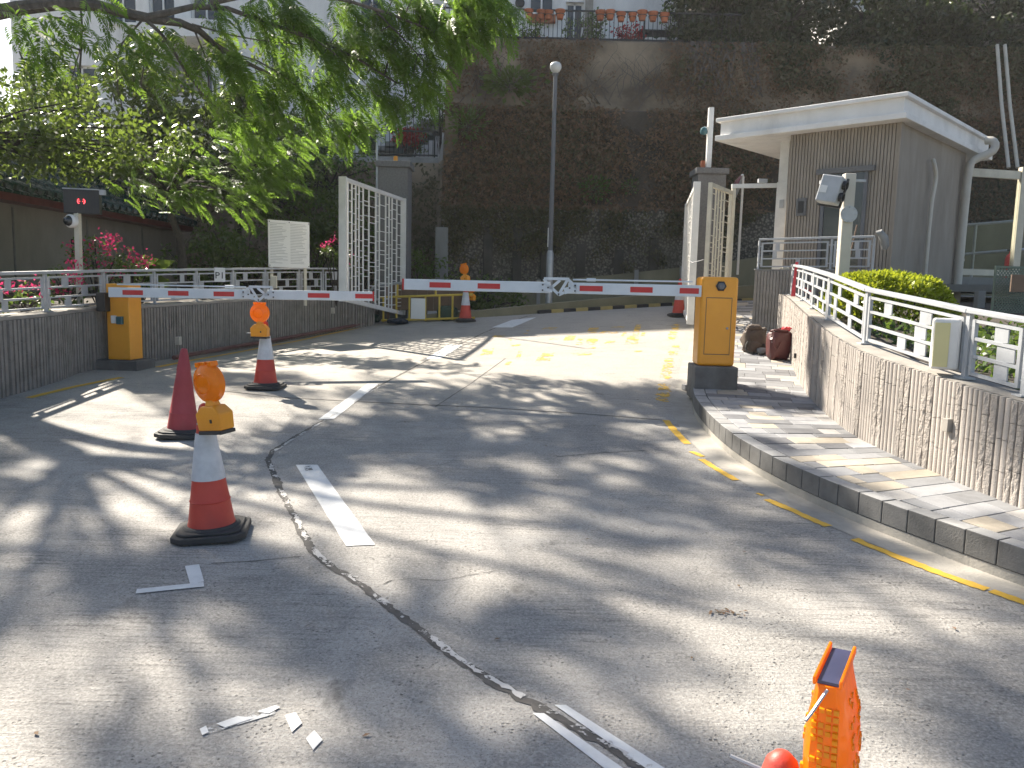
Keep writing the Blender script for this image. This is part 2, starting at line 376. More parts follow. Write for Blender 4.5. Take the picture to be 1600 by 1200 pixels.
MT['notice'] = mat('notice white', (.78, .77, .74), (.72, .71, .68), 3, .5)
MT['print'] = mat('grey print', (.34, .34, .33), rough=.6)
MT['ink'] = mat('black ink', (.015, .015, .015), rough=.6)
MT['led'] = emit_material('red led', (1, .05, .06), 2.5)
MT['darkglass'] = mat('dark glass', (.02, .024, .026), (.03, .034, .036), 2, .06, spec=.8)
MT['glass'] = glass_material('dusty screen glass', (.8, .82, .78), .08, .985)
MT['barry'] = mat('yellow barrier tube', (.62, .44, .06), (.52, .37, .06), 6, .5, grime=.2)
MT['brownboard'] = mat('brown board', (.20, .13, .085), (.15, .10, .07), 4, .75, grime=.3)
MT['greenbag'] = mat('dark green sack', (.02, .05, .032), (.03, .065, .04), 8, .6, bump=.6, bscale=18, bdist=.02)
MT['bluetarp'] = mat('dark blue tarp', (.03, .04, .06), rough=.6, bump=.5, bscale=15, bdist=.02)
MT['pipe'] = mat('dark red pipe', (.11, .035, .032), (.17, .10, .09), 8, .45)
MT['pvc'] = mat('grey beige pvc', (.58, .54, .46), (.50, .46, .39), 3, .55, grime=.2)
MT['maroon'] = mat('maroon nylon', (.105, .026, .024), (.07, .018, .018), 6, .42, bump=.5, bscale=16, bdist=.02)
MT['khaki'] = mat('khaki brown canvas', (.10, .07, .05), (.06, .045, .032), 8, .7, bump=.6, bscale=20, bdist=.015)
MT['strap'] = mat('dark webbing', (.03, .028, .024), rough=.8)
MT['greycloth'] = mat('grey cloth', (.30, .30, .29), (.22, .22, .21), 7, .8, bump=.6, bscale=18, bdist=.015)
MT['terracotta'] = mat('terracotta', (.42, .13, .055), (.33, .10, .045), 7, .8, rnd=.2)
MT['darkmetal'] = mat('black iron', (.02, .02, .022), rough=.5)
MT['lattice'] = mat('green trellis', (.15, .20, .15), (.12, .16, .12), 6, .6)
MT['mirrorback'] = mat('mirror back red', (.16, .02, .03), (.11, .015, .02), 5, .4)
MT['teal'] = mat('teal plastic', (.03, .12, .14), rough=.4)
MT['redwhite'] = mat('red tape', (.62, .05, .06), (.55, .04, .05), 5, .5)
MT['blackkerb'] = mat('black kerb paint', (.03, .03, .032), rough=.7)
MT['ylkerb'] = mat('yellow kerb paint', (.45, .34, .12), (.36, .28, .11), 6, .7)
MT['intercom'] = mat('intercom cream panel', (.66, .60, .30), (.62, .56, .28), 3, .4)
# ================================================================== SETTING
# road sheet
def road_sheet():
    xs = np.concatenate([np.arange(-60, -10, 5), np.arange(-10, 10.01, .5), np.arange(15, 61, 5)])
    ys = np.concatenate([np.arange(-40, -2, 4), np.arange(-2, 26.01, .5), np.arange(30, 121, 6)])
    V = [(x, y, G(x, y)) for y in ys for x in xs]; nx = len(xs)
    F = [(j*nx+i, j*nx+i+1, (j+1)*nx+i+1, (j+1)*nx+i) for j in range(len(ys)-1) for i in range(nx-1)]
    m = MB(); m.add(V, F); m.M = Matrix()
    me = m.mesh('road', MT['road'], Vector((0, 0, 0)), True); o = bpy.data.objects.new('road', me); finish(o, None, Vector((0, 0, 0)))
    tag(o, 'brushed grey concrete ramp rising to the gate', kind='structure')
    return o
road = road_sheet()
def gz(x, y, d=.004):
    # exact height of the faceted sheet near the camera (0.5 m grid, bilinear) plus a small lift
    x0 = math.floor(x*2)/2; y0 = math.floor(y*2)/2; u = (x-x0)*2; v = (y-y0)*2
    a = G(x0, y0); b = G(x0+.5, y0); c = G(x0, y0+.5); e = G(x0+.5, y0+.5)
    return (a*(1-u)+b*u)*(1-v)+(c*(1-u)+e*u)*v+d
def ribbon(name, pts, wid, mtl, parent=road, lift=.004, step=.06, rag=0.0, seed=0, sides=(1, 1)):
    """sheet laid on the road along 2-D pts; wid half-widths; rag = ragged edge amplitude"""
    P = resample([Vector((p[0], p[1], 0)) for p in pts], step); V = []; F = []
    n = len(P)
    for i, p in enumerate(P):
        d = (P[min(i+1, n-1)]-P[max(i-1, 0)]).normalized(); q = Vector((-d.y, d.x, 0))
        ww = wid(i/(n-1)) if callable(wid) else wid
        for s in (-1, 1):
            r = rag*(.6*noise.noise(Vector((p.x*7+seed, p.y*7, s*3.1)))+.9*noise.noise(Vector((p.x*25+seed, p.y*25, s*5.1)))+.6*noise.noise(Vector((p.x*70+seed, p.y*70, s*7.1))))
            e = p+q*(s*(ww+r)); V.append((e.x, e.y, gz(e.x, e.y, lift)))
    F = [(2*i, 2*i+1, 2*i+3, 2*i+2) for i in range(n-1)]
    m = MB(); m.add(V, [f[::-1] for f in F]); return m.build(name, mtl, parent)
def g2(*pp): return [gnd(*p).to_2d() for p in pp]
def patch(name, pix, mtl, lift=.004, parent=road):
    """quad patch given by four ground points, subdivided so that it follows the ramp"""
    c = g2(*pix); V = []; F = []; n = 10
    for j in range(n+1):
        for i in range(4):
            u = i/3; v = j/n; p = (c[0]*(1-u)+c[1]*u)*(1-v)+(c[3]*(1-u)+c[2]*u)*v; V.append((p.x, p.y, gz(p.x, p.y, lift)))
    F = [(j*4+i, j*4+i+1, j*4+i+5, j*4+i+4) for j in range(n) for i in range(3)]
    m = MB(); m.add(V, F); return m.build(name, mtl, parent)
# joints, cracks, filler
crack = smooth_path([p.to_3d() for p in g2((835, 492), (770, 512), (700, 545), (640, 578), (580, 610), (500, 660), (452, 688), (415, 712), (428, 742), (440, 770), (463, 815), (490, 865), (520, 888), (560, 910), (592, 938), (630, 965), (678, 1003), (730, 1040), (790, 1078), (860, 1115), (930, 1155), (1000, 1195), (1090, 1260))], 1)
cw = lambda t: .006 if t < .62 else .006+.011*min(1, (t-.62)/.12)
ribbon('joint_crack', crack, lambda t: cw(t)+.006, MT['crackdark'], lift=.003, step=.03, rag=.016, seed=3)
ci = [p for p in crack if p.y < 6.6]
ribbon('joint_filler', [(p.x+.006, p.y) for p in ci], lambda t: .004+.011*min(1, t/.15), MT['filler'], lift=.006, step=.02, rag=.017, seed=9)
ci = [p for p in crack if 6.3 < p.y < 10]
ribbon('joint_filler', [(p.x+.02, p.y) for p in ci], .014, MT['filler'], lift=.006, step=.03, rag=.01, seed=5)
ribbon('cross_joint', g2((300, 606), (450, 622), (600, 630), (760, 637), (900, 646), (1040, 657)), .008, MT['joint'], lift=.003, rag=.002)
ribbon('cross_joint', g2((680, 636), (735, 600), (790, 560)), .004, MT['joint'], lift=.003, rag=.002)
ribbon('hairline_crack', g2((330, 881), (400, 877), (470, 870)), .003, MT['joint'], lift=.003, rag=.002)
ribbon('hairline_crack', g2((590, 918), (610, 908), (640, 905), (690, 908), (740, 898), (790, 890)), .0015, MT['joint'], lift=.003, rag=.005, step=.02)
ribbon('hairline_crack', g2((870, 714), (940, 708), (1010, 704)), .004, MT['joint'], lift=.003, rag=.003, step=.03)
ribbon('hairline_crack', g2((1180, 690), (1100, 640), (1040, 640)), .003, MT['joint'], lift=.003, rag=.002)
# white dashes
for q in ([(462, 727), (496, 727), (586, 852), (541, 854)], [(574, 600), (592, 600), (522, 655), (497, 656)], [(700, 539), (722, 540), (688, 561), (664, 562)],
          [(800, 500), (838, 496), (800, 512), (768, 512)], [(866, 1103), (884, 1103), (1040, 1203), (1010, 1203)], [(832, 1116), (850, 1116), (975, 1203), (945, 1203)]):
    patch('lane_dash', q, MT['white_paint'], .0045)
patch('patch_mark', [(474, 729), (486, 729), (489, 736), (477, 737)], MT['tape_dark'], .0065)
# tape corner marks
for q in ([(214, 922), (318, 911), (319, 918), (212, 929)], [(289, 886), (311, 883), (319, 910), (297, 914)], [(338, 1133), (372, 1121), (396, 1124), (352, 1139)], [(402, 1114), (430, 1104), (438, 1107), (420, 1117)], [(445, 1120), (462, 1115), (472, 1132), (456, 1146)], [(478, 1156), (491, 1143), (504, 1158), (489, 1174)], [(312, 1141), (322, 1136), (326, 1146), (316, 1151)]):
    patch('tape_mark', q, MT['tape'], .0055)
for q in ([(310, 1138), (425, 1105), (432, 1116), (314, 1151)], [(438, 1120), (458, 1113), (504, 1162), (486, 1174)]): patch('tape_ghost', q, MT['tape_faint'], .0035)
# yellow edge lines
for pts, hw in ((((1040, 657), (1056, 676), (1074, 694)), .035), (((1080, 706), (1098, 714)), .028), (((1096, 718), (1122, 735), (1150, 751)), .030),
                (((1183, 771), (1192, 775)), .015), (((1198, 781), (1235, 797), (1294, 823)), .032), (((1334, 843), (1400, 870), (1470, 897), (1542, 922)), .034), (((1548, 924), (1600, 943), (1680, 975)), .032)):
    ribbon('yellow_line', g2(*pts), hw, MT['yellow_paint'], lift=.0045, rag=.012, step=.03, seed=len(pts))
for pts in (((1035, 628), (1040, 600)), ((1038, 592), (1046, 560)), ((1050, 555), (1056, 540)), ((1048, 532), (1058, 505))):
    ribbon('yellow_line', g2(*pts), .07, MT['yellow_worn'], lift=.0045, rag=.05, step=.04, seed=pts[0][0])
ribbon('yellow_line', g2((45, 622), (110, 606), (190, 590)), .045, MT['yellow_paint'], lift=.0045, rag=.01)
ribbon('yellow_line', g2((245, 574), (330, 558), (420, 541), (500, 525), (565, 511)), .05, MT['yellow_paint'], lift=.0045, rag=.01)
# ghost of worn yellow lettering on the upper slab
random.seed(21)
for (x0, y0, x1, y1) in ((752, 545, 770, 555), (790, 565, 798, 570), (808, 547, 815, 558), (838, 558, 860, 566), (845, 552, 866, 557), (882, 524, 898, 532), (900, 529, 933, 539), (918, 512, 934, 520), (938, 518, 966, 521), (918, 543, 930, 546),
                         (978, 525, 998, 538), (990, 508, 1000, 524), (1002, 515, 1008, 527), (972, 519, 978, 525), (820, 516, 826, 522), (848, 512, 870, 515), (890, 552, 925, 555), (945, 534, 960, 537), (860, 528, 872, 531), (800, 538, 812, 541), (955, 510, 975, 513), (985, 548, 1002, 551), (790, 530, 800, 533), (770, 524, 790, 527)):
    patch('worn_lettering', [(x0+3, y0), (x1+2, y0+random.uniform(-1, 1)), (x1-2, y1), (x0-2, y1)], MT['yellow_worn'], .0045)

# ------------------------------------------------------------------ right-hand pavement
KH = .2
def SZ(x, y): return gz(x, y, KH)
kpix = [(1600, 859), (1487, 821), (1356, 776), (1262, 739), (1180, 701), (1124, 664), (1090, 628)]
kerb = [gnd(*p, KH).to_2d() for p in kpix]
kerb = [kerb[0]+(kerb[0]-kerb[1]).normalized()*4.0+Vector((.25, 0))]+kerb+[Vector((1.95, 8.6)), Vector((2.2, 9.6)), Vector((2.62, 11.4)), Vector((3.2, 13.4)), Vector((3.62, 15.4)), Vector((3.95, 17.4))]
kerb = [p.to_2d() for p in smooth_path([p.to_3d() for p in kerb], 2)]
KP = Path(kerb)
wpix = [(1600, 795), (1514, 761), (1432, 725), (1350, 690), (1295, 650), (1257, 610), (1240, 570), (1225, 530)]
wb = [gnd(*p, KH).to_2d() for p in wpix]
wb = [wb[0]+Vector((1.0, -3.6)), wb[0]+Vector((.16, -.9))]+wb+[Vector((4.62, 14.6))]
WALLR = [p.to_2d() for p in smooth_path([p.to_3d() for p in wb], 2)]
WP = Path(WALLR)
# gutter strip, flush sheet beside the kerb
gp = []
for i in range(61):
    p, t = KP.at(KP.L*i/60*.93); gp.append(p+Vector((-t.y, t.x))*.10)
ribbon('gutter', gp, .115, MT['gutter'], lift=.0035, rag=.006)
slab = MB()
ns = 70
for i in range(ns):
    quad = []
    for k in (i, i+1):
        a, t = KP.at(KP.L*k/ns); n = Vector((t.y, -t.x)); a = a+n*.03
        b, _ = WP.at(WP.L*k/ns); quad.append((a, b+n*.05))
    (a0, b0), (a1, b1) = quad
    vs = [(a0.x, a0.y, SZ(a0.x, a0.y)-.012), (b0.x, b0.y, SZ(b0.x, b0.y)-.012), (b1.x, b1.y, SZ(b1.x, b1.y)-.012), (a1.x, a1.y, SZ(a1.x, a1.y)-.012)]
    slab.add(vs+[(x, y, gz(x, y, -.05)) for x, y, z in vs], [(0, 1, 2, 3), (7, 6, 5, 4), (0, 3, 7, 4), (1, 5, 6, 2)])
pavement = slab.build('pavement', MT['bed']); tag(pavement, 'narrow raised pavement of mixed grey and cream pavers', kind='structure')
# kerb stones
kerbo = bpy.data.objects.new('kerb', None); col.objects.link(kerbo); ORG[kerbo] = Vector(); tag(kerbo, 'curved kerb of grey concrete blocks', kind='structure')
random.seed(3); KW = .12
s = 0.0
while s < KP.L-.3:
    L = .185
    a, t0 = KP.at(s+.002); b, t1 = KP.at(s+L-.003); s += L
    if a.y < 2.2 or a.y > 16.8: continue
    n0 = Vector((t0.y, -t0.x)); n1 = Vector((t1.y, -t1.x)); j = random.uniform(-.003, .004)
    za = SZ(a.x, a.y)+.004+j; zb = SZ(b.x, b.y)+.004+j
    m = MB(); P = [a, b, b+n1*KW, a+n0*KW]
    m.add([(p.x, p.y, gz(p.x, p.y, .063)) for p in P]+[(P[0].x, P[0].y, za), (P[1].x, P[1].y, zb), (P[2].x, P[2].y, zb), (P[3].x, P[3].y, za)],
          [(0, 1, 2, 3)[::-1], (4, 5, 6, 7), (0, 1, 5, 4), (1, 2, 6, 5), (2, 3, 7, 6), (3, 0, 4, 7)][:6])
    # winding check: make the top face look up
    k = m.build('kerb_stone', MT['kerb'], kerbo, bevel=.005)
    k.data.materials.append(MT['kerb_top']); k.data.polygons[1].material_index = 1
kbm = MB(); wsec_pts = [KP.at(KP.L*i/120) for i in range(121)]; prev = None
for p, t in wsec_pts:
    n_ = Vector((t.y, -t.x)); a = p+n_*.005; b = p+n_*KW
    cur = [(a.x, a.y, gz(a.x, a.y, -.05)), (b.x, b.y, gz(b.x, b.y, -.05)), (b.x, b.y, gz(b.x, b.y, .06)), (a.x, a.y, gz(a.x, a.y, .06))]
    if prev: kbm.add(prev+cur, [(0, 4, 7, 3), (1, 2, 6, 5), (3, 7, 6, 2), (0, 1, 5, 4)])
    prev = cur
kbm.build('kerb_footing', MT['gutter'], kerbo)
# pavers in rows across the pavement
random.seed(11); sv = []
s = 0.0; row = 0; rows = []
while s < KP.L-.2:
    d = random.choice((.16, .19, .19, .22)); rows.append((s, s+d)); s += d
tiles = []
def seamp(u, side, off):
    p, t = KP.at(u*KP.L); return p, t
for (s0, s1) in rows:
    a0, t0 = KP.at(s0); a1, t1 = KP.at(s1); n0 = Vector((t0.y, -t0.x)); n1 = Vector((t1.y, -t1.x))
    # distance to the wall along the normal
    def reach(a, n):
        best = None
        for i in range(len(WALLR)-1):
            p, q = WALLR[i], WALLR[i+1]; e = q-p; den = n.x*e.y-n.y*e.x
            if abs(den) < 1e-9: continue
            tt = ((p.x-a.x)*e.y-(p.y-a.y)*e.x)/den; uu = ((p.x-a.x)*n.y-(p.y-a.y)*n.x)/den
            if tt > 0 and -.001 <= uu <= 1.001 and (best is None or tt < best): best = tt
        return best or 1.2
    w0 = min(2.2, reach(a0, n0))-.005; w1 = min(2.2, reach(a1, n1))-.005
    x = KW+.006; wm = (w0+w1)/2
    first = True
    while x < wm-.02:
        L = random.choice((.16, .24, .24, .32, .32, .4)); 
        if first: L *= random.uniform(.4, 1); first = False
        e = min(wm, x+L)
        if wm-e < .07: e = wm
        f0, f1 = x/wm, e/wm; g = .0025
        qs = [a0+n0*(w0*f0+g)+t0*g, a0+n0*(w0*f1-g)+t0*g, a1+n1*(w1*f1-g)-t1*g, a1+n1*(w1*f0+g)-t1*g]
        if 2.6 < a0.y < 17.2: tiles.append(qs)
        x = e
tiles.sort(key=lambda q: q[0].length)
rest = MB()
for i, q in enumerate(tiles):
    j = random.uniform(-.002, .003); c = sum(q, Vector((0, 0)))/4
    top = [(p.x, p.y, SZ(p.x, p.y)+.003+j) for p in q]; bot = [(p.x, p.y, SZ(p.x, p.y)-.03) for p in q]
    fs = [(0, 3, 2, 1), (4, 5, 6, 7), (0, 1, 5, 4), (1, 2, 6, 5), (2, 3, 7, 6), (3, 0, 4, 7)]
    m = MB() if i < 300 else rest
    m.add(bot+top, fs)
    if i < 300: m.build('paving_tile', random.choices(TILES, (30, 26, 14, 22, 12))[0], pavement, bevel=.003, seg=1)
if rest.v:
    o = rest.build('paving_tile', TILES[0], pavement, kind='stuff')
    for mm in TILES[1:]: o.data.materials.append(mm)
    for k in range(len(o.data.polygons)//6):
        c = random.choices(range(5), (30, 26, 14, 22, 12))[0]
        for e in range(6): o.data.polygons[k*6+e].material_index = c

# ------------------------------------------------------------------ right ribbed planter wall
def wtop(y):      # top level of the planter wall, rising with the ramp
    ks = [(0, .62), (4.8, .98), (6.5, 1.13), (8.7, 1.36), (10.5, 1.46), (12.7, 1.58), (16, 1.7)]
    for (a, za), (b, zb) in zip(ks, ks[1:]):
        if y <= b: return lerp(za, zb, (y-a)/(b-a))
    return ks[-1][1]
wr = thing('planter_wall', 'low curving planter wall faced with split stone ribs beside the raised pavement', 'wall', (WP.at(3)[0].x, WP.at(3)[0].y, gz(WP.at(3)[0].x, WP.at(3)[0].y)))
core = MB(); cap = MB(); nc = 80; TH = .26
def wsec(m, off0, off1, z0f, z1f, n, path, i0=0.0, i1=1.0):
    prev = None
    for i in range(n+1):
        p, t = path.at(path.L*(i0+(i1-i0)*i/n)); q = Vector((t.y, -t.x)); a = p+q*off0; b = p+q*off1
        cur = [(a.x, a.y, z0f(p)), (b.x, b.y, z0f(p)), (b.x, b.y, z1f(p)), (a.x, a.y, z1f(p))]
        if prev: m.add(prev+cur, [(0, 4, 7, 3), (1, 2, 6, 5), (3, 7, 6, 2), (0, 1, 5, 4)])
        if i == 0: m.add(cur, [(0, 1, 2, 3)[::-1]])
        if i == n: m.add(cur, [(0, 1, 2, 3)])
        prev = cur
wsec(core, .012, TH, lambda p: gz(p.x, p.y, -.05), lambda p: wtop(p.y)-.004, nc, WP)
core.build('wall_core', MT['coping'], wr)
def rib_mesh(k, rough):
    """unit-height rib: x across, -y proud, z 0..1, three stacked blocks with thin joints"""
    random.seed(100+k); m = MB(); cuts = [0]+sorted(random.uniform(.2, .85) for _ in range(2))+[1.0]
    if cuts[2]-cuts[1] < .12: cuts = [0, cuts[1], 1.0]
    for a, b in zip(cuts, cuts[1:]):
        nz = max(3, int((b-a)*20)) if rough else 1; US = (-1, -.86, -.4, 0, .4, .86, 1) if rough else (-1, -.86, -.45, 0, .45, .86, 1); nx = 6
        vs = []; fs = []
        for j in range(nz+1):
            for i in range(nx+1):
                u = US[i]; z = lerp(a+.003, b-.003, j/nz)
                dep = (.024*(1-u*u*.28)) if not rough else .026*(1-abs(u)**5*.2)+.006*noise.noise(Vector((k*9.7+u*1.3, z*21, 2.2)))+.004*noise.noise(Vector((k*3.1+u*3, z*47, 5.2)))
                if abs(u) == 1: dep = .001
                vs.append((u, -dep, z))
        for j in range(nz):
            for i in range(nx): p = j*(nx+1)+i; fs.append((p, p+1, p+nx+2, p+nx+1))
        t0 = nz*(nx+1); fs.append(tuple(range(t0, t0+nx+1))); fs.append(tuple(range(0, nx+1))[::-1])
        m.add(vs, fs)
    return m.mesh('rib', MT['rib_rough'] if rough else MT['rib'], Vector(), False)
RIBS = [[rib_mesh(k, False) for k in range(5)], [rib_mesh(20+k, True) for k in range(8)]]
random.seed(5); s = .2; run = 3; rough = False
while s < WP.L-.08:
    if run <= 0: rough = not rough; run = random.randint(1, 2) if rough else random.randint(2, 5)
    run -= 1; wd = random.uniform(.055, .075) if rough else random.uniform(.04, .055)
    p, t = WP.at(s+wd/2); s += wd
    if p.y < 3.4: continue
    z0 = gz(p.x, p.y, KH-.02 if p.y > 2 else 0); h = wtop(p.y)-z0-random.uniform(.0, .008)
    inst('rib', random.choice(RIBS[rough]), wr, (p.x, p.y, z0), (0, 0, math.atan2(t.y, t.x)+math.pi), (wd/2-.0028, 1, h))
# bare dark end of the wall nearest the camera is plain stone with a recessed box
bx, bt = None, None
# small recess plate on the wall
q = gnd(1485, 700, KH)
# soil behind the wall, rising up to the guardhouse
sm = MB(); n = 40; prev = None
for i in range(n+1):
    p, t = WP.at(WP.L*i/n); q = Vector((t.y, -t.x)); a = p+q*(TH-.02)
    cur = [(a.x, a.y, wtop(p.y)-.09), (max(a.x+1.2, 5.6), a.y, wtop(p.y)-.12), (22, a.y+.8, wtop(p.y)-.12)]
    if prev: sm.add(prev+cur, [(0, 1, 4, 3), (1, 2, 5, 4)])
    prev = cur
tag(sm.build('planter_soil', MT['soil']), 'dark soil of the raised planting bed', kind='structure')

# ------------------------------------------------------------------ railings with offset square plates
def railing(name, label, posts, mtl, parent=None, group=None, prow=4, plate=True, pw=.07, gap=(.10, .90), seed=1, toph=.035, topw=.07, post=.05, endpost=True, rail_t=.022):
    """posts: list of (x, y, zbase, ztop)"""
    random.seed(seed); c = posts[len(posts)//2]
    r = thing(name, label, 'railing', (posts[0][0], posts[0][1], posts[0][2]), group=group)
    m = MB()
    for a, b in zip(posts, posts[1:]): m.bar((a[0], a[1], a[3]), (b[0], b[1], b[3]), topw, toph)
    m.build('top_rail', mtl, r, bevel=.006)
    for a in posts:
        m = MB(); m.bar((a[0], a[1], a[2]-.02), (a[0], a[1], a[3]-toph/2-.002), post, post*.6, (1, 0, 0)); m.build('post', mtl, r, bevel=.004)
        m = MB(); m.box(a[0]-.05, a[0]+.05, a[1]-.05, a[1]+.05, a[2]-.004, a[2]+.008); m.build('foot_plate', mtl, r)
    for a, b in zip(posts, posts[1:]):
        A = Vector(a[:2]); B = Vector(b[:2]); d = (B-A).normalized(); L = (B-A).length; i0 = .06; i1 = L-.06
        if L < .25: continue
        def pt(u, f):   # u along bay (m), f 0 top ..1 bottom
            xy = A+d*u; zt = lerp(a[3], b[3], u/L)-toph/2; zb = lerp(a[2], b[2], u/L); return Vector((xy.x, xy.y, lerp(zt, zb, f)))
        fr = [gap[0]+(gap[1]-gap[0])*k/(prow-1) for k in range(prow)]
        for f in fr:
            m = MB(); m.bar(pt(i0, f), pt(i1, f), rail_t, rail_t); m.build('rail', mtl, r)
        for u in (i0, i1):
            m = MB(); m.bar(pt(u, fr[0]-.02), pt(u, fr[-1]+.02), rail_t*1.3, rail_t*1.25, (d.x, d.y, 0)); m.build('upright', mtl, r)
            for f in (fr[0]+.1, fr[-1]-.1):
                m = MB(); ue = 0 if u == i0 else L; m.bar(pt(ue, f), pt(u, f), .012, .012); m.build('bracket', mtl, r)
        if plate:
            for k in range(prow-1):
                npl = max(1, int(L*1.5)); 
                for j in range(npl):
                    u = i0+.08+(i1-i0-.2)*((j+.5+random.uniform(-.3, .3)+(.5 if k % 2 else 0)) % npl)/npl; pww = random.choice((pw, pw*1.3, pw))
                    p0 = pt(u, fr[k]); p1 = pt(u, fr[k+1]); m = MB(); mid0 = (p0+p1)/2; D = Vector((d.x, d.y, 0))
                    M = frame(mid0, D); m.M = M; hh = (p0.z-p1.z)/2-rail_t/2; m.box(-pww/2, pww/2, -.005, .005, -hh, hh); m.build('plate', mtl, r)
    return r
def on_wall(px, py):      # point of the planter wall centre-line seen at a pixel column
    v = vray(px, py); best = None
    for i in range(len(WALLR)-1):
        p, q = WALLR[i], WALLR[i+1]; t = (q-p).normalized(); n = Vector((t.y, -t.x)); a = p+n*.13; b = q+n*.13; e = b-a; den = v.x*e.y-v.y*e.x
        if abs(den) < 1e-9: continue
        tt = (a.x*e.y-a.y*e.x)/den; uu = (a.x*v.y-a.y*v.x)/den
        if 0 <= uu <= 1 and tt > 0 and (best is None or tt < best[0]): best = (tt, a+e*uu)
    return best[1] if best else None
pr = []
for px, py in ((1236, 470), (1252, 488), (1268, 500), (1291, 520), (1350, 545), (1507, 590), (1600, 618)):
    p = on_wall(px, py); pr.append((p.x, p.y, wtop(p.y), wtop(p.y)+.47))
p0, p1 = pr[-1], pr[-2]; e = Vector((p0[0]-p1[0], p0[1]-p1[1])).normalized()
for k in (1.0, 2.0):
    x = p0[0]+e.x*k+.1*k*k; y = p0[1]+e.y*k; 
    d, _ = min(((Vector((q.x, q.y))-Vector((x, y))).length, i) for i, q in enumerate(WALLR)); x = [q for q in WALLR if abs(q.y-y) < .4][0].x+.13 if [q for q in WALLR if abs(q.y-y) < .4] else x
    pr.append((x, y, wtop(y), wtop(y)+.47))
railing('railing', 'pale steel railing with square plates on top of the curving planter wall', pr[::-1], MT['rail'], seed=4, pw=.12, group='plated steel railings')
print('RAILPTS', [tuple(round(c, 2) for c in q) for q in pr])
# ------------------------------------------------------------------ left ribbed wall
lpix = [(0, 622), (60, 605), (120, 592), (170, 582), (250, 568), (330, 553), (420, 537), (500, 522), (585, 508)]
WL = [gnd(*p).to_2d() for p in lpix]; WL[2].x -= .15; WL[3].x -= .38; WL[4].x -= .32; WL[5].x -= .08; WL = [Vector((-5.2, 1.5)), Vector((-5.4, 5))]+WL
WL = [p.to_2d() for p in smooth_path([p.to_3d() for p in WL], 2)]
LP = Path(WL)
def ltop(p): return 1.12+.022*min(p.y-8, 8) if p.y > 8 else 1.12
wl = thing('garden_wall', 'dark ribbed stone retaining wall with red pipe along its foot', 'wall', (WL[10].x, WL[10].y, gz(WL[10].x, WL[10].y)))
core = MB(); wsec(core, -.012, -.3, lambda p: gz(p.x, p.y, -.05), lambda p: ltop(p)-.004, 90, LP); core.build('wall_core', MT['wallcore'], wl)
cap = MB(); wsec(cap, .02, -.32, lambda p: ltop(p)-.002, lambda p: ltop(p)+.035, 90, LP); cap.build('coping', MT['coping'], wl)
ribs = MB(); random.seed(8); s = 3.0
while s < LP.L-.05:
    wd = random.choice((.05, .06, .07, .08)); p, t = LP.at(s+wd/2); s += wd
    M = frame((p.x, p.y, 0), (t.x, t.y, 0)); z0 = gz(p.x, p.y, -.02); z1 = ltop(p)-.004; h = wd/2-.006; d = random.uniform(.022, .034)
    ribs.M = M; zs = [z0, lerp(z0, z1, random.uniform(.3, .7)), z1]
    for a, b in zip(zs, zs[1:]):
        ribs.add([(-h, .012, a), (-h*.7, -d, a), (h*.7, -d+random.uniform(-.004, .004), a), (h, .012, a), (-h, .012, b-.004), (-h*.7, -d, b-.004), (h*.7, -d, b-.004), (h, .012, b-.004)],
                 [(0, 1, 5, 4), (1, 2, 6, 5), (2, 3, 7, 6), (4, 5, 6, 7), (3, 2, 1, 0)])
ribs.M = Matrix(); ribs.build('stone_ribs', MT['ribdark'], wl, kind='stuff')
LPOST = []
def on_left(px, py):
    v = vray(px, py); best = None
    for i in range(len(WL)-1):
        p, q = WL[i], WL[i+1]; t = (q-p).normalized(); n = Vector((t.y, -t.x)); a = p-n*.15; b = q-n*.15; e = b-a; den = v.x*e.y-v.y*e.x
        if abs(den) < 1e-9: continue
        tt = (a.x*e.y-a.y*e.x)/den; uu = (a.x*v.y-a.y*v.x)/den
        if 0 <= uu <= 1 and tt > 0 and (best is None or tt < best[0]): best = (tt, a+e*uu)
    return best[1] if best else None
lp = [(-5.62, 5.2), (-5.62, 6.8)]+[tuple(on_left(px, 480)) for px in (-20, 72, 163, 242, 308, 365, 415, 468, 505, 545)]
lp = [(x, y, ltop(Vector((x, y)))+.035, 1.60+.035*(y-8.3)) for x, y in lp]
railing('railing', 'weathered steel railing with square plates above the dark ribbed wall', lp, MT['rail'], seed=14, pw=.10, group='plated steel railings')
m = MB(); pp = [gnd(px, py).to_2d() for px, py in ((262, 566), (330, 553), (420, 537), (500, 522), (570, 509))]
pp = smooth_path([Vector((p.x+.10, p.y-.02, gz(p.x, p.y, .07))) for p in pp], 1)
m.tube(pp, .035, 8); o = m.build('drain_pipe', MT['pipe'], None, True); tag(o, 'dark red pipe lying along the foot of the ribbed wall', 'pipe')
for px, py, nm in ((258, 532, 0), (505, 485, 1)):
    v = on_left(px, py); n_ = Vector((1, .1, 0)).normalized(); w_ = MB(); p = Vector((v.x+.15+.03, v.y, at(px, py, v.y).z)); w_.M = frame(p, (0, 1, 0)); w_.box(-.05, .05, -.05, .03, -.06, .06)
    tag(w_.build('wall_box', MT['pvc'], None, bevel=.006), ['small grey switch box low on the ribbed wall near the orange barrier', 'small pale switch box on the ribbed wall near the lattice gate'][nm], 'switch box', 'switch boxes on the ribbed wall')
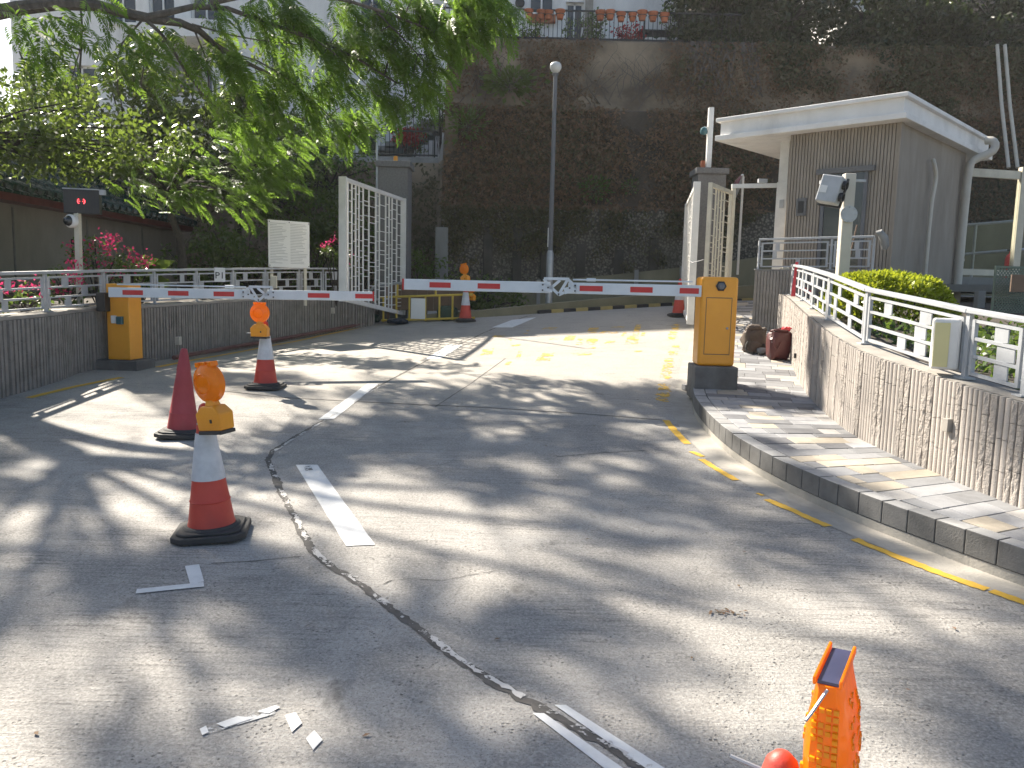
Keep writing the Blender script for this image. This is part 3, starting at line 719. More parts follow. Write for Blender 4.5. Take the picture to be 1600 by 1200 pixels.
# garden terrace behind the left wall
gm = MB(); n = 40; prev = None
for i in range(n+1):
    p, t = LP.at(LP.L*i/n); q = Vector((-t.y, t.x)); a = p+q*.28
    cur = [(a.x, a.y, ltop(p)-.06), (min(a.x-2, -7), a.y, ltop(p)+.02), (-24, a.y, ltop(p)+.05)]
    if prev: gm.add(prev+cur, [(0, 3, 4, 1), (1, 4, 5, 2)])
    prev = cur
gm.add([(-2.9, 17.1, 1.2), (-24, 17.1, 1.3), (-24, 27, 1.6), (-3.3, 27, 1.4)], [(3, 2, 1, 0)])
tag(gm.build('garden_ground', MT['soil']), 'shaded soil of the garden behind the left wall', kind='structure')
# ================================================================== GUARDHOUSE
Nn = Vector((6.0, 12.8)); uL = Vector((-.722, .692)); uR = Vector((.692, .722))
gh = thing('guardhouse', 'ribbed stone guardhouse with white flat roof behind the planting bed', 'guardhouse', (6.2, 13.2, .9))
Mg = frame((Nn.x, Nn.y, 0), (uR.x, uR.y, 0))      # local x = uR (away right), local y = uL (away left)
RT = 4.75; RL = 3.32; RR = 5.04
m = MB(Mg); m.box(0, RR, 0, RL, RT-.07, RT); rf = m.build('roof', MT['whitepaint'], gh, bevel=.012)
m = MB(Mg); m.box(.07, RR-.07, .07, RL-.07, RT-.31, RT-.068); m.build('fascia', MT['whitepaint'], rf)
m = MB(Mg); m.box(.0, RR, .0, RL, RT-.40, RT-.308); m.build('lower_lip', MT['whitepaint'], rf, bevel=.01)
m = MB(Mg); m.box(.45, RR-.4, RL-1.35, RL-.25, RT-.408, RT-.398); m.build('soffit_panel', MT['whitepaint'], rf)
wx0, wy0, wx1, wy1 = .28, .16, 3.95, 2.0
m = MB(Mg); m.box(wx0+.02, wx1, wy0+.02, wy1, .9, RT-.398); m.build('wall', MT['ghwall'], gh)
m = MB(Mg); y = wy0+.02; random.seed(2)
while y < wy1-.02:
    wd = .055
    if not (.62 < y < 1.28 and False):
        m.box(wx0-.004, wx0+.021, y+.006, y+wd-.008, .92, RT-.402)
    y += wd
m.build('wall_ribs', MT['ghwall'], gh, kind='stuff')
m = MB(Mg); m.box(wx0-.02, wx0+.10, wy0-.012, wy0+.019, .92, RT-.402); m.build('corner_stone', MT['ghwall'], gh)
# door / window on the ribbed face
dz0, dz1 = 2.0, 3.62
m = MB(Mg); m.box(wx0-.035, wx0-.004, .62, 1.34, dz0, dz1); dr = m.build('door', MT['darkglass'], gh)
for y0, y1 in ((.60, .66), (1.30, 1.36), (.96, 1.0)):
    m = MB(Mg); m.box(wx0-.055, wx0-.037, y0, y1, dz0, dz1); m.build('door_frame', MT['lamp_pole'], dr)
m = MB(Mg); m.box(wx0-.09, wx0-.003, .5, 1.46, dz1+.002, dz1+.09); m.build('lintel', MT['pillar'], gh)
m = MB(Mg); m.box(wx0-.04, wx0-.004, 1.62, 1.80, 2.95, 3.25); b_ = m.build('wall_intercom', MT['pillar'], gh, bevel=.006)
m = MB(Mg); m.box(wx0-.045, wx0-.039, 1.66, 1.76, 3.0, 3.2); m.build('screen', MT['black'], b_)
# down pipe and conduit on the right-hand face
def wall_r(s_, z, off=.07): return Mg @ Vector((wx0+s_, wy0-off, z))
pp = [Mg @ Vector((4.05, -.10, 4.58)), Mg @ Vector((4.05, -.22, 4.57)), Mg @ Vector((4.05, -.28, 4.47)), Mg @ Vector((4.0, -.24, 4.34)), Mg @ Vector((3.85, -.0, 4.22)), Mg @ Vector((3.75, .07, 4.12)), Mg @ Vector((3.74, .08, 3.0)), Mg @ Vector((3.74, .08, 1.0))]
m = MB(); m.tube(smooth_path(pp, 1), .075, 12); dp = m.build('downpipe', MT['pvc'], gh, True)
for z in (2.3, 3.45):
    m = MB(); q = Mg @ Vector((3.74, .08, z)); m.tube([q, q+Vector((0, 0, .05))], .083, 12); m.build('pipe_collar', MT['pvc'], dp)
pp = [Mg @ Vector((1.75, .1, 3.95)), Mg @ Vector((1.72, .06, 3.86)), Mg @ Vector((1.86, .06, 3.7)), Mg @ Vector((1.83, .06, 3.5)), Mg @ Vector((1.72, .06, 3.2)), Mg @ Vector((1.72, .06, 1.6))]
m = MB(); m.tube(smooth_path(pp, 1), .035, 8); m.build('conduit', MT['pvc'], gh, True)
# plinth below the landing
m = MB(Mg); m.box(-.72, wx0-.006, .05, 2.0, .7, 2.0); m.build('landing', MT['ribdark'], gh)
m = MB(Mg); y = .06
while y < 1.95: m.box(-.745, -.719, y+.005, y+.05, .7, 1.97); y += .055
m.build('landing_ribs', MT['ribdark'], gh, kind='stuff')
# white column at the gate end
c0 = Vector((4.92, 15.0)); Mc = frame((c0.x, c0.y, 0), (uR.x, uR.y, 0))
gc = thing('gate_column', 'white steel column with slot under the end of the guardhouse roof', 'column', (c0.x, c0.y, gz(c0.x, c0.y)))
m = MB(Mc); m.box(-.12, .06, -.09, .09, 3.62, RT-.402); m.build('upper_shaft', MT['whitesteel'], gc, bevel=.006)
for a, b, z0, z1 in ((-.14, -.07, .9, 3.62), (.07, .14, .9, 3.62), (-.07, .07, .9, 2.95), (-.07, .07, 3.5, 3.618)):
    m = MB(Mc); m.box(a+.001, b-.001, -.10, .10, z0, z1-.002); m.build('panel', MT['whitesteel'], gc)
m = MB(Mc); m.box(-.16, -.142, -.06, .02, 3.15, 3.3); m.build('hinge', MT['rail'], gc)
# landing railing
def gp_(x, y, z0, z1): q = Mg @ Vector((x, y, 0)); return (q.x, q.y, z0, z1)
railing('railing', 'short plated steel railing on the landing in front of the guardhouse door', [gp_(-.66, 1.98, 2.0, 2.5), gp_(-.66, .75, 2.0, 2.5), gp_(-.66, .1, 2.0, 2.5)], MT['rail'], seed=31, pw=.07, group='plated steel railings', topw=.05, post=.045)
# grey rolled cover hung over the railing corner
m = MB(); q = Mg @ Vector((-.66, .02, 2.42)); m.tube([q+Vector((-.06, 0, .13)), q+Vector((-.02, -.02, .14)), q+Vector((.05, -.02, .06)), q+Vector((.08, -.02, -.06)), q+Vector((.07, -.02, -.12))], [.03, .055, .065, .06, .03], 10)
tag(m.build('hung_cover', MT['greycloth'], None, True), 'grey wrapped bundle hanging over the corner of the landing railing', 'cover')
m = MB(); q = Mg @ Vector((-.6, .55, 1.98)); m.tube([q+Vector((.05, .02, 0)), q+Vector((.16, .02, .72))], .012, 6)
tag(m.build('broom_stick', MT['brownboard'], None, True), 'thin wooden stick leaning on the landing railing', 'stick')

# ------------------------------------------------------------------ post with signal box
pb = at(1316, 425, 10.4); sp = thing('signal_post', 'rough white square post with bracket in front of guardhouse', 'post', (pb.x, pb.y, wtop(pb.y)-.12))
m = MB(); m.box(pb.x-.07, pb.x+.07, pb.y-.06, pb.y+.06, wtop(pb.y)-.15, 3.13); m.build('shaft', MT['pvc'], sp, bevel=.012)
m = MB(frame((pb.x, pb.y-.075, 2.62), (1, 0, 0), (0, -1, 0))); m.lathe([(.105, -.012), (.105, .012)], 20); fl = m.build('flange', MT['rail'], sp)
for k in range(8):
    a = k*math.pi/4; m = MB(frame((pb.x+.088*math.cos(a), pb.y-.09, 2.62+.088*math.sin(a)), (1, 0, 0), (0, -1, 0))); m.lathe([(.009, -.004), (.009, .008)], 6); m.build('bolt', MT['steel'], fl)
m = MB(); m.bar((pb.x-.36, pb.y+.02, 3.02), (pb.x-.072, pb.y+.02, 3.02), .04, .04); m.bar((pb.x+.072, pb.y+.02, 3.05), (pb.x+.22, pb.y+.02, 3.05), .04, .03); m.build('bracket_arm', MT['rail'], sp)
Ms = Matrix.Translation((pb.x-.26, pb.y-.08, 2.92)) @ Matrix.Rotation(R(14), 4, 'Y') @ Matrix.Rotation(R(-38), 4, 'Z')
sb = thing('traffic_signal', 'tilted grey two-lamp signal box on the rough white post', 'traffic signal', (pb.x-.26, pb.y-.08, 2.75))
m = MB(Ms); m.box(-.13, .13, -.06, .12, -.17, .17); bd = m.build('housing', MT['rail'], sb, bevel=.015)
m = MB(Ms); m.box(-.15, .15, .121, .15, -.19, .19); m.build('back_plate', MT['black'], sb, bevel=.005)
m = MB(Ms); m.box(-.10, -.02, -.066, -.061, -.06, .03); m.build('label_plate', MT['notice'], sb)
for z in (.08, -.07):
    m = MB(Ms @ Matrix.Translation((.131, .03, z)) @ Matrix.Rotation(R(90), 4, 'Y')); m.lathe([(.055, 0), (.06, .05), (.045, .05), (.042, .012), (.0005, .006)], 16); m.build('lamp_hood', MT['black'], sb, True)

# ------------------------------------------------------------------ windbreak screen, walkway rail and undercroft at the right edge
s0 = at(1488, 275, 16.0); s1 = at(1593, 272, 16.4)
sc = thing('glass_screen', 'cream framed glass windbreak beside the guardhouse', 'glass screen', (s1.x, s1.y, 2.05))
for a, b, w_ in (((s0.x-.5, s0.y-.04, 4.06), (s1.x, s1.y, 4.06), .16), ((s0.x-.5, s0.y-.04, 2.12), (s1.x, s1.y, 2.12), .12)):
    m = MB(); m.bar(a, b, .08, w_); m.build('frame_rail', MT['cream'], sc, bevel=.006)
m = MB(); m.bar((s1.x+.08, s1.y, 2.0), (s1.x+.08, s1.y, 4.22), .14, .14, (1, 0, 0)); m.build('frame_post', MT['cream'], sc, bevel=.006)
m = MB(); m.bar((s0.x-.5, s0.y-.04, 3.08), (s1.x, s1.y, 3.08), .01, 1.76); m.build('pane', MT['glass'], sc)
m = MB(); m.box(s1.x-2.0, s1.x+3, s1.y-.3, s1.y+4, 1.86, 2.02); wk = m.build('walkway', MT['concrete']); tag(wk, 'raised concrete walkway behind the glass screen', kind='structure')
wr2 = thing('handrail', 'grey tubular handrail sloping along the raised walkway', 'handrail', (s1.x, s1.y+1.2, 2.02))
for z in (0, -.62):
    m = MB(); m.tube([at(1470, 355, 17.5)+Vector((0, 0, z)), at(1590, 345, 17.5)+Vector((0, 0, z)), at(1680, 338, 17.5)+Vector((0, 0, z))], .03, 8); m.build('rail', MT['steel'], wr2, True)
for px in (1498, 1525, 1620):
    q = at(px, 352, 17.5); m = MB(); m.tube([(q.x, q.y, 2.02), q], .03, 8); m.build('post', MT['steel'], wr2, True)
q = at(1577, 412, 17.0)
fe = thing('fire_extinguisher', 'red fire extinguisher standing behind the glass screen', 'extinguisher', (q.x, q.y, 2.02))
m = MB(Matrix.Translation((q.x, q.y, 2.02))); m.lathe([(.085, 0), (.09, .03), (.09, .42), (.06, .5), (.025, .53), (.025, .58)], 16); m.build('cylinder', MT['redwhite'], fe, True)
m = MB(); m.box(q.x-.06, q.x+.04, q.y-.02, q.y+.02, 2.60, 2.64); m.build('valve', MT['black'], fe)
# trellis and board in the undercroft
Mt = frame(at(1552, 495, 11.6), (1, .25, 0)); tz = .98
tr = thing('trellis', 'green diamond trellis panel leaning in the undercroft', 'trellis', Mt.translation)
m = MB(Mt); k = -1.0
while k < 1.1:
    for sg in (1, -1):
        a = Vector((k if sg == 1 else k, -.004*sg, 0)); 
        x0, x1 = k, k+sg*.7
        t0 = 0; pts = []
        p = Vector((x0, -.004*sg, 0)); q = Vector((x1, -.004*sg, .7))
        lo = max(0, min((0-x0)/(x1-x0), (.9-x0)/(x1-x0))); hi = min(1, max((0-x0)/(x1-x0), (.9-x0)/(x1-x0)))
        if hi > lo+.02: m.bar(p.lerp(q, lo), p.lerp(q, hi), .008, .014)
    k += .055
for k2 in (1.15, 1.3, 1.45, 1.6):
    pass
m.build('lattice_strips', MT['lattice'], tr, kind='stuff')
m = MB(Mt); m.box(-.02, .92, -.012, .012, -.03, -.001); m.box(-.02, .92, -.012, .012, .701, .73); m.box(-.05, -.021, -.012, .012, -.03, .73); m.build('frame', MT['lattice'], tr)
m = MB(frame(at(1578, 456, 11.3), (1, .2, 0))); m.box(0, .6, -.012, .012, 0, .24); tag(m.build('wooden_board', MT['brownboard'], None, bevel=.004), 'reddish brown board above the green trellis', 'board')
m = MB(Mg); m.box(3.2, 9, -2.6, 1.8, 1.72, 1.855); tag(m.build('undercroft_slab', MT['concrete']), 'concrete slab over the dark undercroft', kind='structure')
m = MB(); q = at(1525, 500, 12.6); m.box(q.x, q.x+.12, q.y, q.y+.12, .9, 1.72); tag(m.build('undercroft_post', MT['concrete'], None, bevel=.01), 'concrete post inside the dark undercroft', 'post')

# ================================================================== GATE
def pillar(name, label, c, wdt, top):
    t = thing(name, label, 'gate pillar', (c[0], c[1], gz(c[0], c[1])), group='granite gate pillars')
    m = MB(); m.box(c[0]-wdt/2, c[0]+wdt/2, c[1]-wdt/2, c[1]+wdt/2, gz(*c)-.3, top-.13); m.build('shaft', MT['pillar'], t, bevel=.008)
    m = MB(); m.box(c[0]-wdt/2-.05, c[0]+wdt/2+.05, c[1]-wdt/2-.05, c[1]+wdt/2+.05, top-.128, top); m.build('cap', MT['pillar'], t, bevel=.01)
    return t
PLc = (-2.72, 18.3); PRc = (4.28, 18.3)
pillar('gate_pillar', 'grey granite pillar with cap behind the open lattice gate by the left wall', PLc, .66, 4.28)
pillar('gate_pillar', 'grey granite pillar with cap carrying a white pole, near the guardhouse', PRc, .62, 4.30)
def gate_leaf(name, label, A, B, top, botA, botB, nv, mtl, seed, post=.10, group='white lattice gates'):
    """welded lattice leaf from plan point A (near, closing edge) to B"""
    random.seed(seed); A = Vector(A); B = Vector(B); d = (B-A).normalized(); L = (B-A).length; D = Vector((d.x, d.y, 0))
    t = thing(name, label, 'gate', (B.x, B.y, min(botA, botB)), group=group)
    P = lambda u, z: Vector((A.x+d.x*u, A.y+d.y*u, z)); bz = lambda u: lerp(botA, botB, u/L)
    m = MB(); m.bar(P(post/2, botA), P(post/2, top), post, .06, (d.x, d.y, 0)); m.build('stile', mtl, t, bevel=.004)
    m = MB(); m.bar(P(L-post/2, botB), P(L-post/2, top), post*.8, .06, (d.x, d.y, 0)); m.build('stile', mtl, t, bevel=.004)
    m = MB(); m.bar(P(post+.001, top-.035), P(L-post-.001, top-.035), .06, .07); m.build('top_bar', mtl, t, bevel=.004)
    m = MB(); m.bar(P(post+.001, botA+.04), P(L-post-.001, botB+.04), .06, .08); m.build('bottom_bar', mtl, t, bevel=.004)
    us = [post]; gaps = [random.choice((.9, 1.6, .8, 1.3, .7)) for _ in range(nv+1)]; sg = sum(gaps)
    for g in gaps: us.append(us[-1]+(L-2*post)*g/sg)
    for u in us[1:-1]:
        m = MB(); m.bar(P(u, bz(u)+.07), P(u, top-.071), .02, .045, (d.x, d.y, 0)); m.build('bar', mtl, t)
    m = MB()
    for u0, u1 in zip(us, us[1:]):
        z = bz(u0)+.12+random.uniform(0, .12)
        while z < top-.12:
            m.bar(P(u0+.012, z), P(u1-.012, z), .014, .014); z += random.choice((.12, .19, .19, .26, .08))
    m.build('cross_rods', mtl, t, kind='stuff'); return t
gate_leaf('gate_leaf', 'white lattice gate leaf swung open against the left ribbed wall', (-3.08, 14.35), (-2.45, 17.85), 3.46, 1.27, .93, 12, MT['whitesteel'], 5, .14)
gate_leaf('gate_leaf', 'white lattice gate leaf swung open edge-on beside the raised pavement', (3.13, 14.2), (3.74, 17.9), 3.50, 1.02, 1.2, 12, MT['whitesteel'], 6, .12)
gate_leaf('gate_leaf', 'narrow white lattice pedestrian gate standing open across the raised pavement', (3.27, 13.85), (3.93, 14.95), 3.44, 1.1, 1.2, 4, MT['cream'], 9, .07)
m = MB(); m.tube([(3.25, 13.95, 2.15), (3.1, 14.1, 2.1), (3.08, 14.3, 2.14)], .007, 6); tag(m.build('gate_chain', MT['lamp_pole'], None, True), 'thin chain looped round the edge-on white gate leaf', 'chain')
pf = thing('gate_portal', 'white steel post and lintel bar over the pedestrian opening', 'gate frame', (3.98, 15.05, gz(3.98, 15.05)))
m = MB(); m.bar((3.99, 15.05, gz(3.98, 15.05)+.15), (3.99, 15.05, 3.5), .07, .07, (1, 0, 0)); m.build('post', MT['cream'], pf)
m = MB(); m.bar((3.95, 15.05, 3.54), (4.77, 15.02, 3.57), .06, .075); m.build('lintel', MT['whitesteel'], pf)
m = MB(); m.box(4.42, 4.58, 14.98, 15.06, 3.61, 3.68); m.build('latch_box', MT['rail'], pf)
pol = thing('pillar_pole', 'white pole with dome camera standing on the right granite pillar', 'pole', (PRc[0]-.05, PRc[1], 4.34))
m = MB(); m.bar((PRc[0]-.05, PRc[1]-.1, 4.34), (PRc[0]-.05, PRc[1]-.1, 5.62), .11, .11, (1, 0, 0)); m.build('shaft', MT['whitesteel'], pol)
m = MB(Matrix.Translation((PRc[0]-.19, PRc[1]-.12, 5.12))); m.lathe([(.02, -.09), (.07, -.07), (.085, -.01), (.07, .05), (.03, .08)], 14); m.build('dome_camera', MT['teal'], pol, True)
m = MB(); m.bar((PRc[0]-.19, PRc[1]-.1, 5.2), (PRc[0]-.05, PRc[1]-.1, 5.2), .03, .03); m.build('arm', MT['whitesteel'], pol)
m = MB(Matrix.Translation((PRc[0]-.17, PRc[1]-.1, 4.34))); m.lathe([(.045, 0), (.05, .02), (.05, .11), (.04, .14)], 12); tag(m.build('beacon', MT['terracotta'], None, True), 'small orange beacon on the right granite pillar beside white pole', 'beacon')
m = MB(Matrix.Translation((PLc[0]+.02, PLc[1]-.1, 4.28))); m.lathe([(.045, 0), (.05, .02), (.05, .11), (.04, .14)], 12); tag(m.build('beacon', MT['lampcase'], None, True), 'small yellow beacon on the left granite pillar', 'beacon')
m = MB(); m.tube([(PLc[0]-.36, PLc[1]-.3, 1.0), (PLc[0]-.36, PLc[1]-.3, 6.1)], .025, 8); tag(m.build('thin_pole', MT['steel'], None, True), 'thin grey pole rising beside the left granite pillar', 'pole')
# convex mirror seen from behind, nearly edge on
mc = at(1150, 297, 18.6); Mm = Matrix.Translation(mc) @ Matrix.Rotation(R(17), 4, 'Y') @ Matrix.Rotation(R(-16), 4, 'Z') @ Matrix.Rotation(R(-90), 4, 'Y')
cm = thing('convex_mirror', 'dark red backed convex traffic mirror beyond the pedestrian gate', 'mirror', (mc.x, mc.y, mc.z-.36))
m = MB(Mm); m.lathe([(.05, .10), (.2, .085), (.3, .03), (.33, 0), (.335, -.02), (.31, -.025)], 28); m.build('back_shell', MT['mirrorback'], cm, True)
m = MB(Mm); m.lathe([(.31, -.026), (.2, -.05), (.05, -.065)], 28); m.build('mirror_face', MT['steel'], cm, True)
m = MB(); m.tube([mc+Vector((.12, 0, .34)), mc+Vector((.16, .05, .30)), mc+Vector((.16, .06, -1.9))], .03, 8); m.build('bracket', MT['whitesteel'], cm, True)

# ================================================================== BARRIERS
def barrier(label, base, rz, z0, pedh, sign, boomA, boomB, stripes, knuckle, padw, square, front):
    """base plan point, cabinet .40 wide; boomA pivot end, boomB tip (world points)"""
    t = thing('boom_barrier', label, 'barrier', (base[0], base[1], z0), group='orange boom barriers')
    Mb = Matrix.Translation((base[0], base[1], 0)) @ Matrix.Rotation(rz, 4, 'Z')
    h = square/2
    m = MB(Mb); m.box(-padw/2, padw/2, -h-.06, h+.06, z0-.15, z0+pedh); m.build('plinth', MT['kerb'], t, bevel=.012)
    m = MB(Mb); m.box(-h, h, -h*.9, h*.9, z0+pedh+.002, z0+pedh+.975); cb = m.build('cabinet', MT['orange'], t, bevel=.035 if front else .012, seg=4)
    if front:
        m = MB(Mb); m.box(-h*.66, h*.66, -h*.9-.003, -h*.9+.004, z0+pedh+.14, z0+pedh+.74); dd = m.build('door', MT['orange'], cb, bevel=.002)
        mm = MB(Mb)
        for a, b, c, e in ((-h*.7, h*.7, .128, .136), (-h*.7, h*.7, .744, .752), (-h*.7, -h*.67, .136, .744), (h*.67, h*.7, .136, .744)): mm.box(a, b, -h*.9-.002, -h*.9+.003, z0+pedh+c, z0+pedh+e)
        mm.build('door_gap', MT['brownboard'], cb)
        m = MB(Mb @ Matrix.Translation((h*.5, -h*.9-.004, z0+pedh+.42)) @ Matrix.Rotation(R(90), 4, 'X')); m.lathe([(.013, -.004), (.013, .008), (.008, .012)], 12); m.build('lock', MT['steel'], dd)
        m = MB(Mb @ Matrix.Translation((.01, -h*.9-.004, z0+pedh+.875)) @ Matrix.Rotation(R(90), 4, 'X')); m.lathe([(.058, -.006), (.058, .012), (.046, .016)], 6); m.build('knob', MT['black'], cb)
        m = MB(Mb @ Matrix.Translation((.01, -h*.9-.02, z0+pedh+.875)) @ Matrix.Rotation(R(90), 4, 'X')); m.lathe([(.036, -.004), (.036, .012), (.02, .018)], 16); m.build('knob_cap', MT['lamp_pole'], cb)
    else:
        m = MB(Mb); m.box(.0, .08, -h*.9-.05, -h*.9-.001, z0+pedh+.46, z0+pedh+.56); m.build('key_switch', MT['teal'], cb, bevel=.008)
        m = MB(Mb); m.box(-.08, -.012, -h*.9-.035, -h*.9-.001, z0+pedh+.47, z0+pedh+.57); m.build('switch_plate', MT['notice'], cb, bevel=.008)
        m = MB(Mb); m.box(-h-.06, -h+.06, -h*.9-.12, -h*.9-.001, z0+pedh+.62, z0+pedh+.86); m.build('pivot_housing', MT['black'], cb, bevel=.008)
    A = Vector(boomA); B = Vector(boomB); L = (B-A).length; Mq = frame(A, B-A)
    bh = .062; f = 1 if Mq.col[1].y > 0 else -1      # local -y*f faces the camera
    k0, k1 = knuckle
    m = MB(Mq); m.box(0, k0+.10, -.025, .025, -bh, bh); bo = m.build('boom', MT['boom'], t, bevel=.006)
    m = MB(Mq); m.box(k1-.10, L, -.025, .025, -bh, bh); m.build('boom_tip', MT['boom'], bo, bevel=.006)
    m = MB(Mq); m.box(L+.001, L+.02, -.027, .027, -bh-.002, bh+.002); m.build('end_cap', MT['red_reflect'], bo)
    for a, b in stripes:
        m = MB(Mq); m.box(a, b, -.0275 if f > 0 else .0255, -.0255 if f > 0 else .0275, -.03, .03); m.build('red_stripe', MT['red_reflect'], bo)
    yc = -.036*f; mm = MB(Mq); kc = (k0+k1)/2; hw = (k1-k0)/2
    def bar2(x0, z0_, x1, z1_, w_=.03): mm.bar((x0, yc, z0_), (x1, yc, z1_), .016, w_)
    bar2(kc-hw*.55, .10, kc+hw*.85, .10); bar2(kc-hw*1.0, -.0, kc-hw*.5, .095); bar2(kc-hw*.45, .085, kc, -.075); bar2(kc, -.075, kc+hw*.42, .0); bar2(kc-hw*.05, .085, kc+hw*.42, .0)
    bar2(kc+hw*.85, .095, kc+hw*.45, -.01); bar2(kc-hw, .0, kc-hw*.3, -.035, .07); bar2(kc+hw*.35, -.02, kc+hw, .0, .07); bar2(kc-hw*.3, -.05, kc, -.08)
    mm.build('folding_joint', MT['boom'], bo)
    m = MB(Mq)
    for x, z in ((kc-hw*.9, .03), (kc-hw*.9, -.03), (kc-hw*.6, 0), (kc+hw*.6, .0), (kc+hw*.9, .03), (kc+hw*.9, -.03), (kc, -.07)): m.box(x-.008, x+.008, yc-.02, yc+.02, z-.008, z+.008)
    m.build('joint_bolts', MT['black'], bo, kind='stuff')
    m = MB(Mq); m.tube([(kc-hw*.75, 0, .095), (kc-hw*1.1, 0, .095), (.10, 0, .10)], .010, 6); m.tube([(kc-hw*1.5, 0, .096), (kc-hw*2.0, 0, .096)], .018, 8); m.build('tie_rod', MT['boom'], bo, True)
    return t
# right-hand machine
rb = (2.24, 8.93); rz0 = gz(*rb, KH)
bA = at(1096, 455, 8.78); bB = at(632, 444, 9.35)
def along(A, B, px, py):     # distance along boom where it crosses pixel column
    v = vray(px, py); d = (B-A); den = v.x*d.y-v.y*d.x; return ((A.x*v.y-A.y*v.x)/den*-1 if False else ((v.y*A.x-v.x*A.y)/(v.x*d.y-v.y*d.x)))*d.length
def segs(A, B, lst): return sorted(tuple(sorted((along(A, B, a, 450), along(A, B, b, 450)))) for a, b in lst)
barrier('orange boom barrier with hinged door standing on the raised pavement', rb, R(-3), rz0, .23, 1, bA, bB,
        segs(bA, bB, [(672, 705), (747, 782), (906, 942), (985, 1020), (1062, 1092)]), segs(bA, bB, [(846, 902)])[0], .46, .40, True)
# left-hand machine
lb = (-5.05, 10.4); lz0 = gz(*lb)
lA = at(170, 456.5, 10.1); lB = at(582, 463, 10.75)
barrier('orange boom barrier with key switch standing against the dark ribbed wall', lb, R(-7), lz0, .12, 1, lA, lB,
        segs(lA, lB, [(192, 224), (263, 295), (334, 366), (481, 515), (555, 582)]), segs(lA, lB, [(378, 430)])[0], .56, .31, False)
q = gnd(1071, 610); m = MB(frame((q.x, q.y, q.z+.004), (1, .3, 0))); m.box(-.03, .03, -.05, .05, 0, .07); tag(m.build('loose_block', MT['kerb_top'], None, bevel=.008), 'small loose pale concrete block in the gutter beside barrier plinth', 'block')

# ================================================================== CONES AND LAMPS
def octo(hw, c=.3): k = hw*(1-c); return [(hw, -k), (hw, k), (k, hw), (-k, hw), (-hw, k), (-hw, -k), (-k, -hw), (k, -hw)]
def cone(label, loc, rz=0, style='sleeve', tilt=(0, 0), sc=1.0, group='traffic cones'):
    t = thing('traffic_cone', label, 'traffic cone', loc, rz, group=group); t.rotation_euler = (tilt[0], tilt[1], rz); t.scale = (sc,)*3
    m = MB(); m.prism(octo(.205), 0, .035); m.prism(octo(.178), .0352, .05); m.lathe([(.165, .0505), (.15, .062), (.138, .064)], 28); m.build('base', MT['rubber'], t, bevel=.006)
    r = lambda z: lerp(.132, .028, (z-.06)/.70)
    red = MT['cone_faded'] if style == 'plain' else MT['cone_red']
    if style == 'plain':
        m = MB(); m.lathe([(r(.06), .056), (r(.2), .2), (r(.2)+.003, .203), (r(.215), .215), (r(.4), .4), (r(.41)+.002, .412), (r(.57), .57)], 28); m.build('body', red, t, True)
        m = MB(); m.lathe([(r(.57)+.004, .571), (r(.75), .745), (.02, .76), (.012, .75)], 28); m.build('tip', red, t, True)
    else:
        m = MB(); m.lathe([(r(.06)+.004, .056), (r(.09), .085), (r(.2), .2), (r(.2)+.004, .205), (r(.215), .215), (r(.33), .33)], 28); m.build('body', red, t, True)
        m = MB(); m.lathe([(r(.331)+.004, .3305), (r(.60)+.004, .60)], 28); m.build('sleeve', MT['cone_white'], t, True)
        m = MB(); m.lathe([(r(.601), .6005), (r(.70), .70), (r(.72)+.002, .72), (.026, .755), (.014, .768), (.001, .772)], 28); m.build('tip', red, t, True)
    return t
def lamp(label, loc, rz, tilt=(0, 0), group='amber warning lamps', th=1.0):
    """road lamp: battery case, drum lens facing local -y, sits beside a cone tip"""
    t = thing('warning_lamp', label, 'warning lamp', loc, rz, group=group); t.rotation_euler = (tilt[0], tilt[1], rz)
    m = MB(); m.add([(-.092, -.05, 0), (.092, -.05, 0), (.092, .05, 0), (-.092, .05, 0), (-.097, -.053, .095), (.097, -.053, .095), (.097, .053, .095), (-.097, .053, .095), (-.05, -.045, .14), (.05, -.045, .14), (.05, .045, .14), (-.05, .045, .14)],
                    [(0, 3, 2, 1), (0, 1, 5, 4), (1, 2, 6, 5), (2, 3, 7, 6), (3, 0, 4, 7), (4, 5, 9, 8), (5, 6, 10, 9), (6, 7, 11, 10), (7, 4, 8, 11), (8, 9, 10, 11)]); m.build('case', MT['lampcase'], t, bevel=.008)
    m = MB(); m.box(-.094, .094, -.052, .052, -.022, -.001); m.build('case_bottom', MT['black'], t, bevel=.004)
    m = MB(); m.box(.02, .034, -.0555, -.0505, .045, .065); m.build('switch', MT['black'], t)
    m = MB(Matrix.Translation((0, 0, .14))); m.lathe([(.042, 0), (.036, .02), (.036, .03)], 16); m.build('neck', MT['lampcase'], t, True)
    Ml = Matrix.Translation((0, 0, .265)) @ Matrix.Rotation(R(90), 4, 'X')
    m = MB(Ml); prof = [(.001, -.052), (.03, -.05), (.06, -.046), (.085, -.036), (.103, -.022), (.108, -.02), (.110, -.006), (.110, .006), (.108, .02), (.103, .022), (.085, .036), (.06, .046), (.03, .05), (.001, .052)]
    prof = [(a, b*th) for a, b in prof]
    m.lathe(prof, 24); ln = m.build('lens', MT['amber'], t, True)
    for sg in (-1, 1):
        m = MB(Ml); m.lathe([(.052, sg*.046*th), (.056, sg*.053*th), (.062, sg*.0465*th)], 20, False); m.build('lens_ring', MT['amber'], ln, True)
    for x in (-.05, .0, .05):
        m = MB(); m.box(x-.017, x+.017, -.026, .026, .358+(.01 if x == 0 else 0), .386); m.build('top_notch', MT['amber'], ln, bevel=.004)
    m = MB(); m.box(-.15, -.098, -.012, .012, .03, .04); m.build('bracket', MT['steel'], t)
    return t
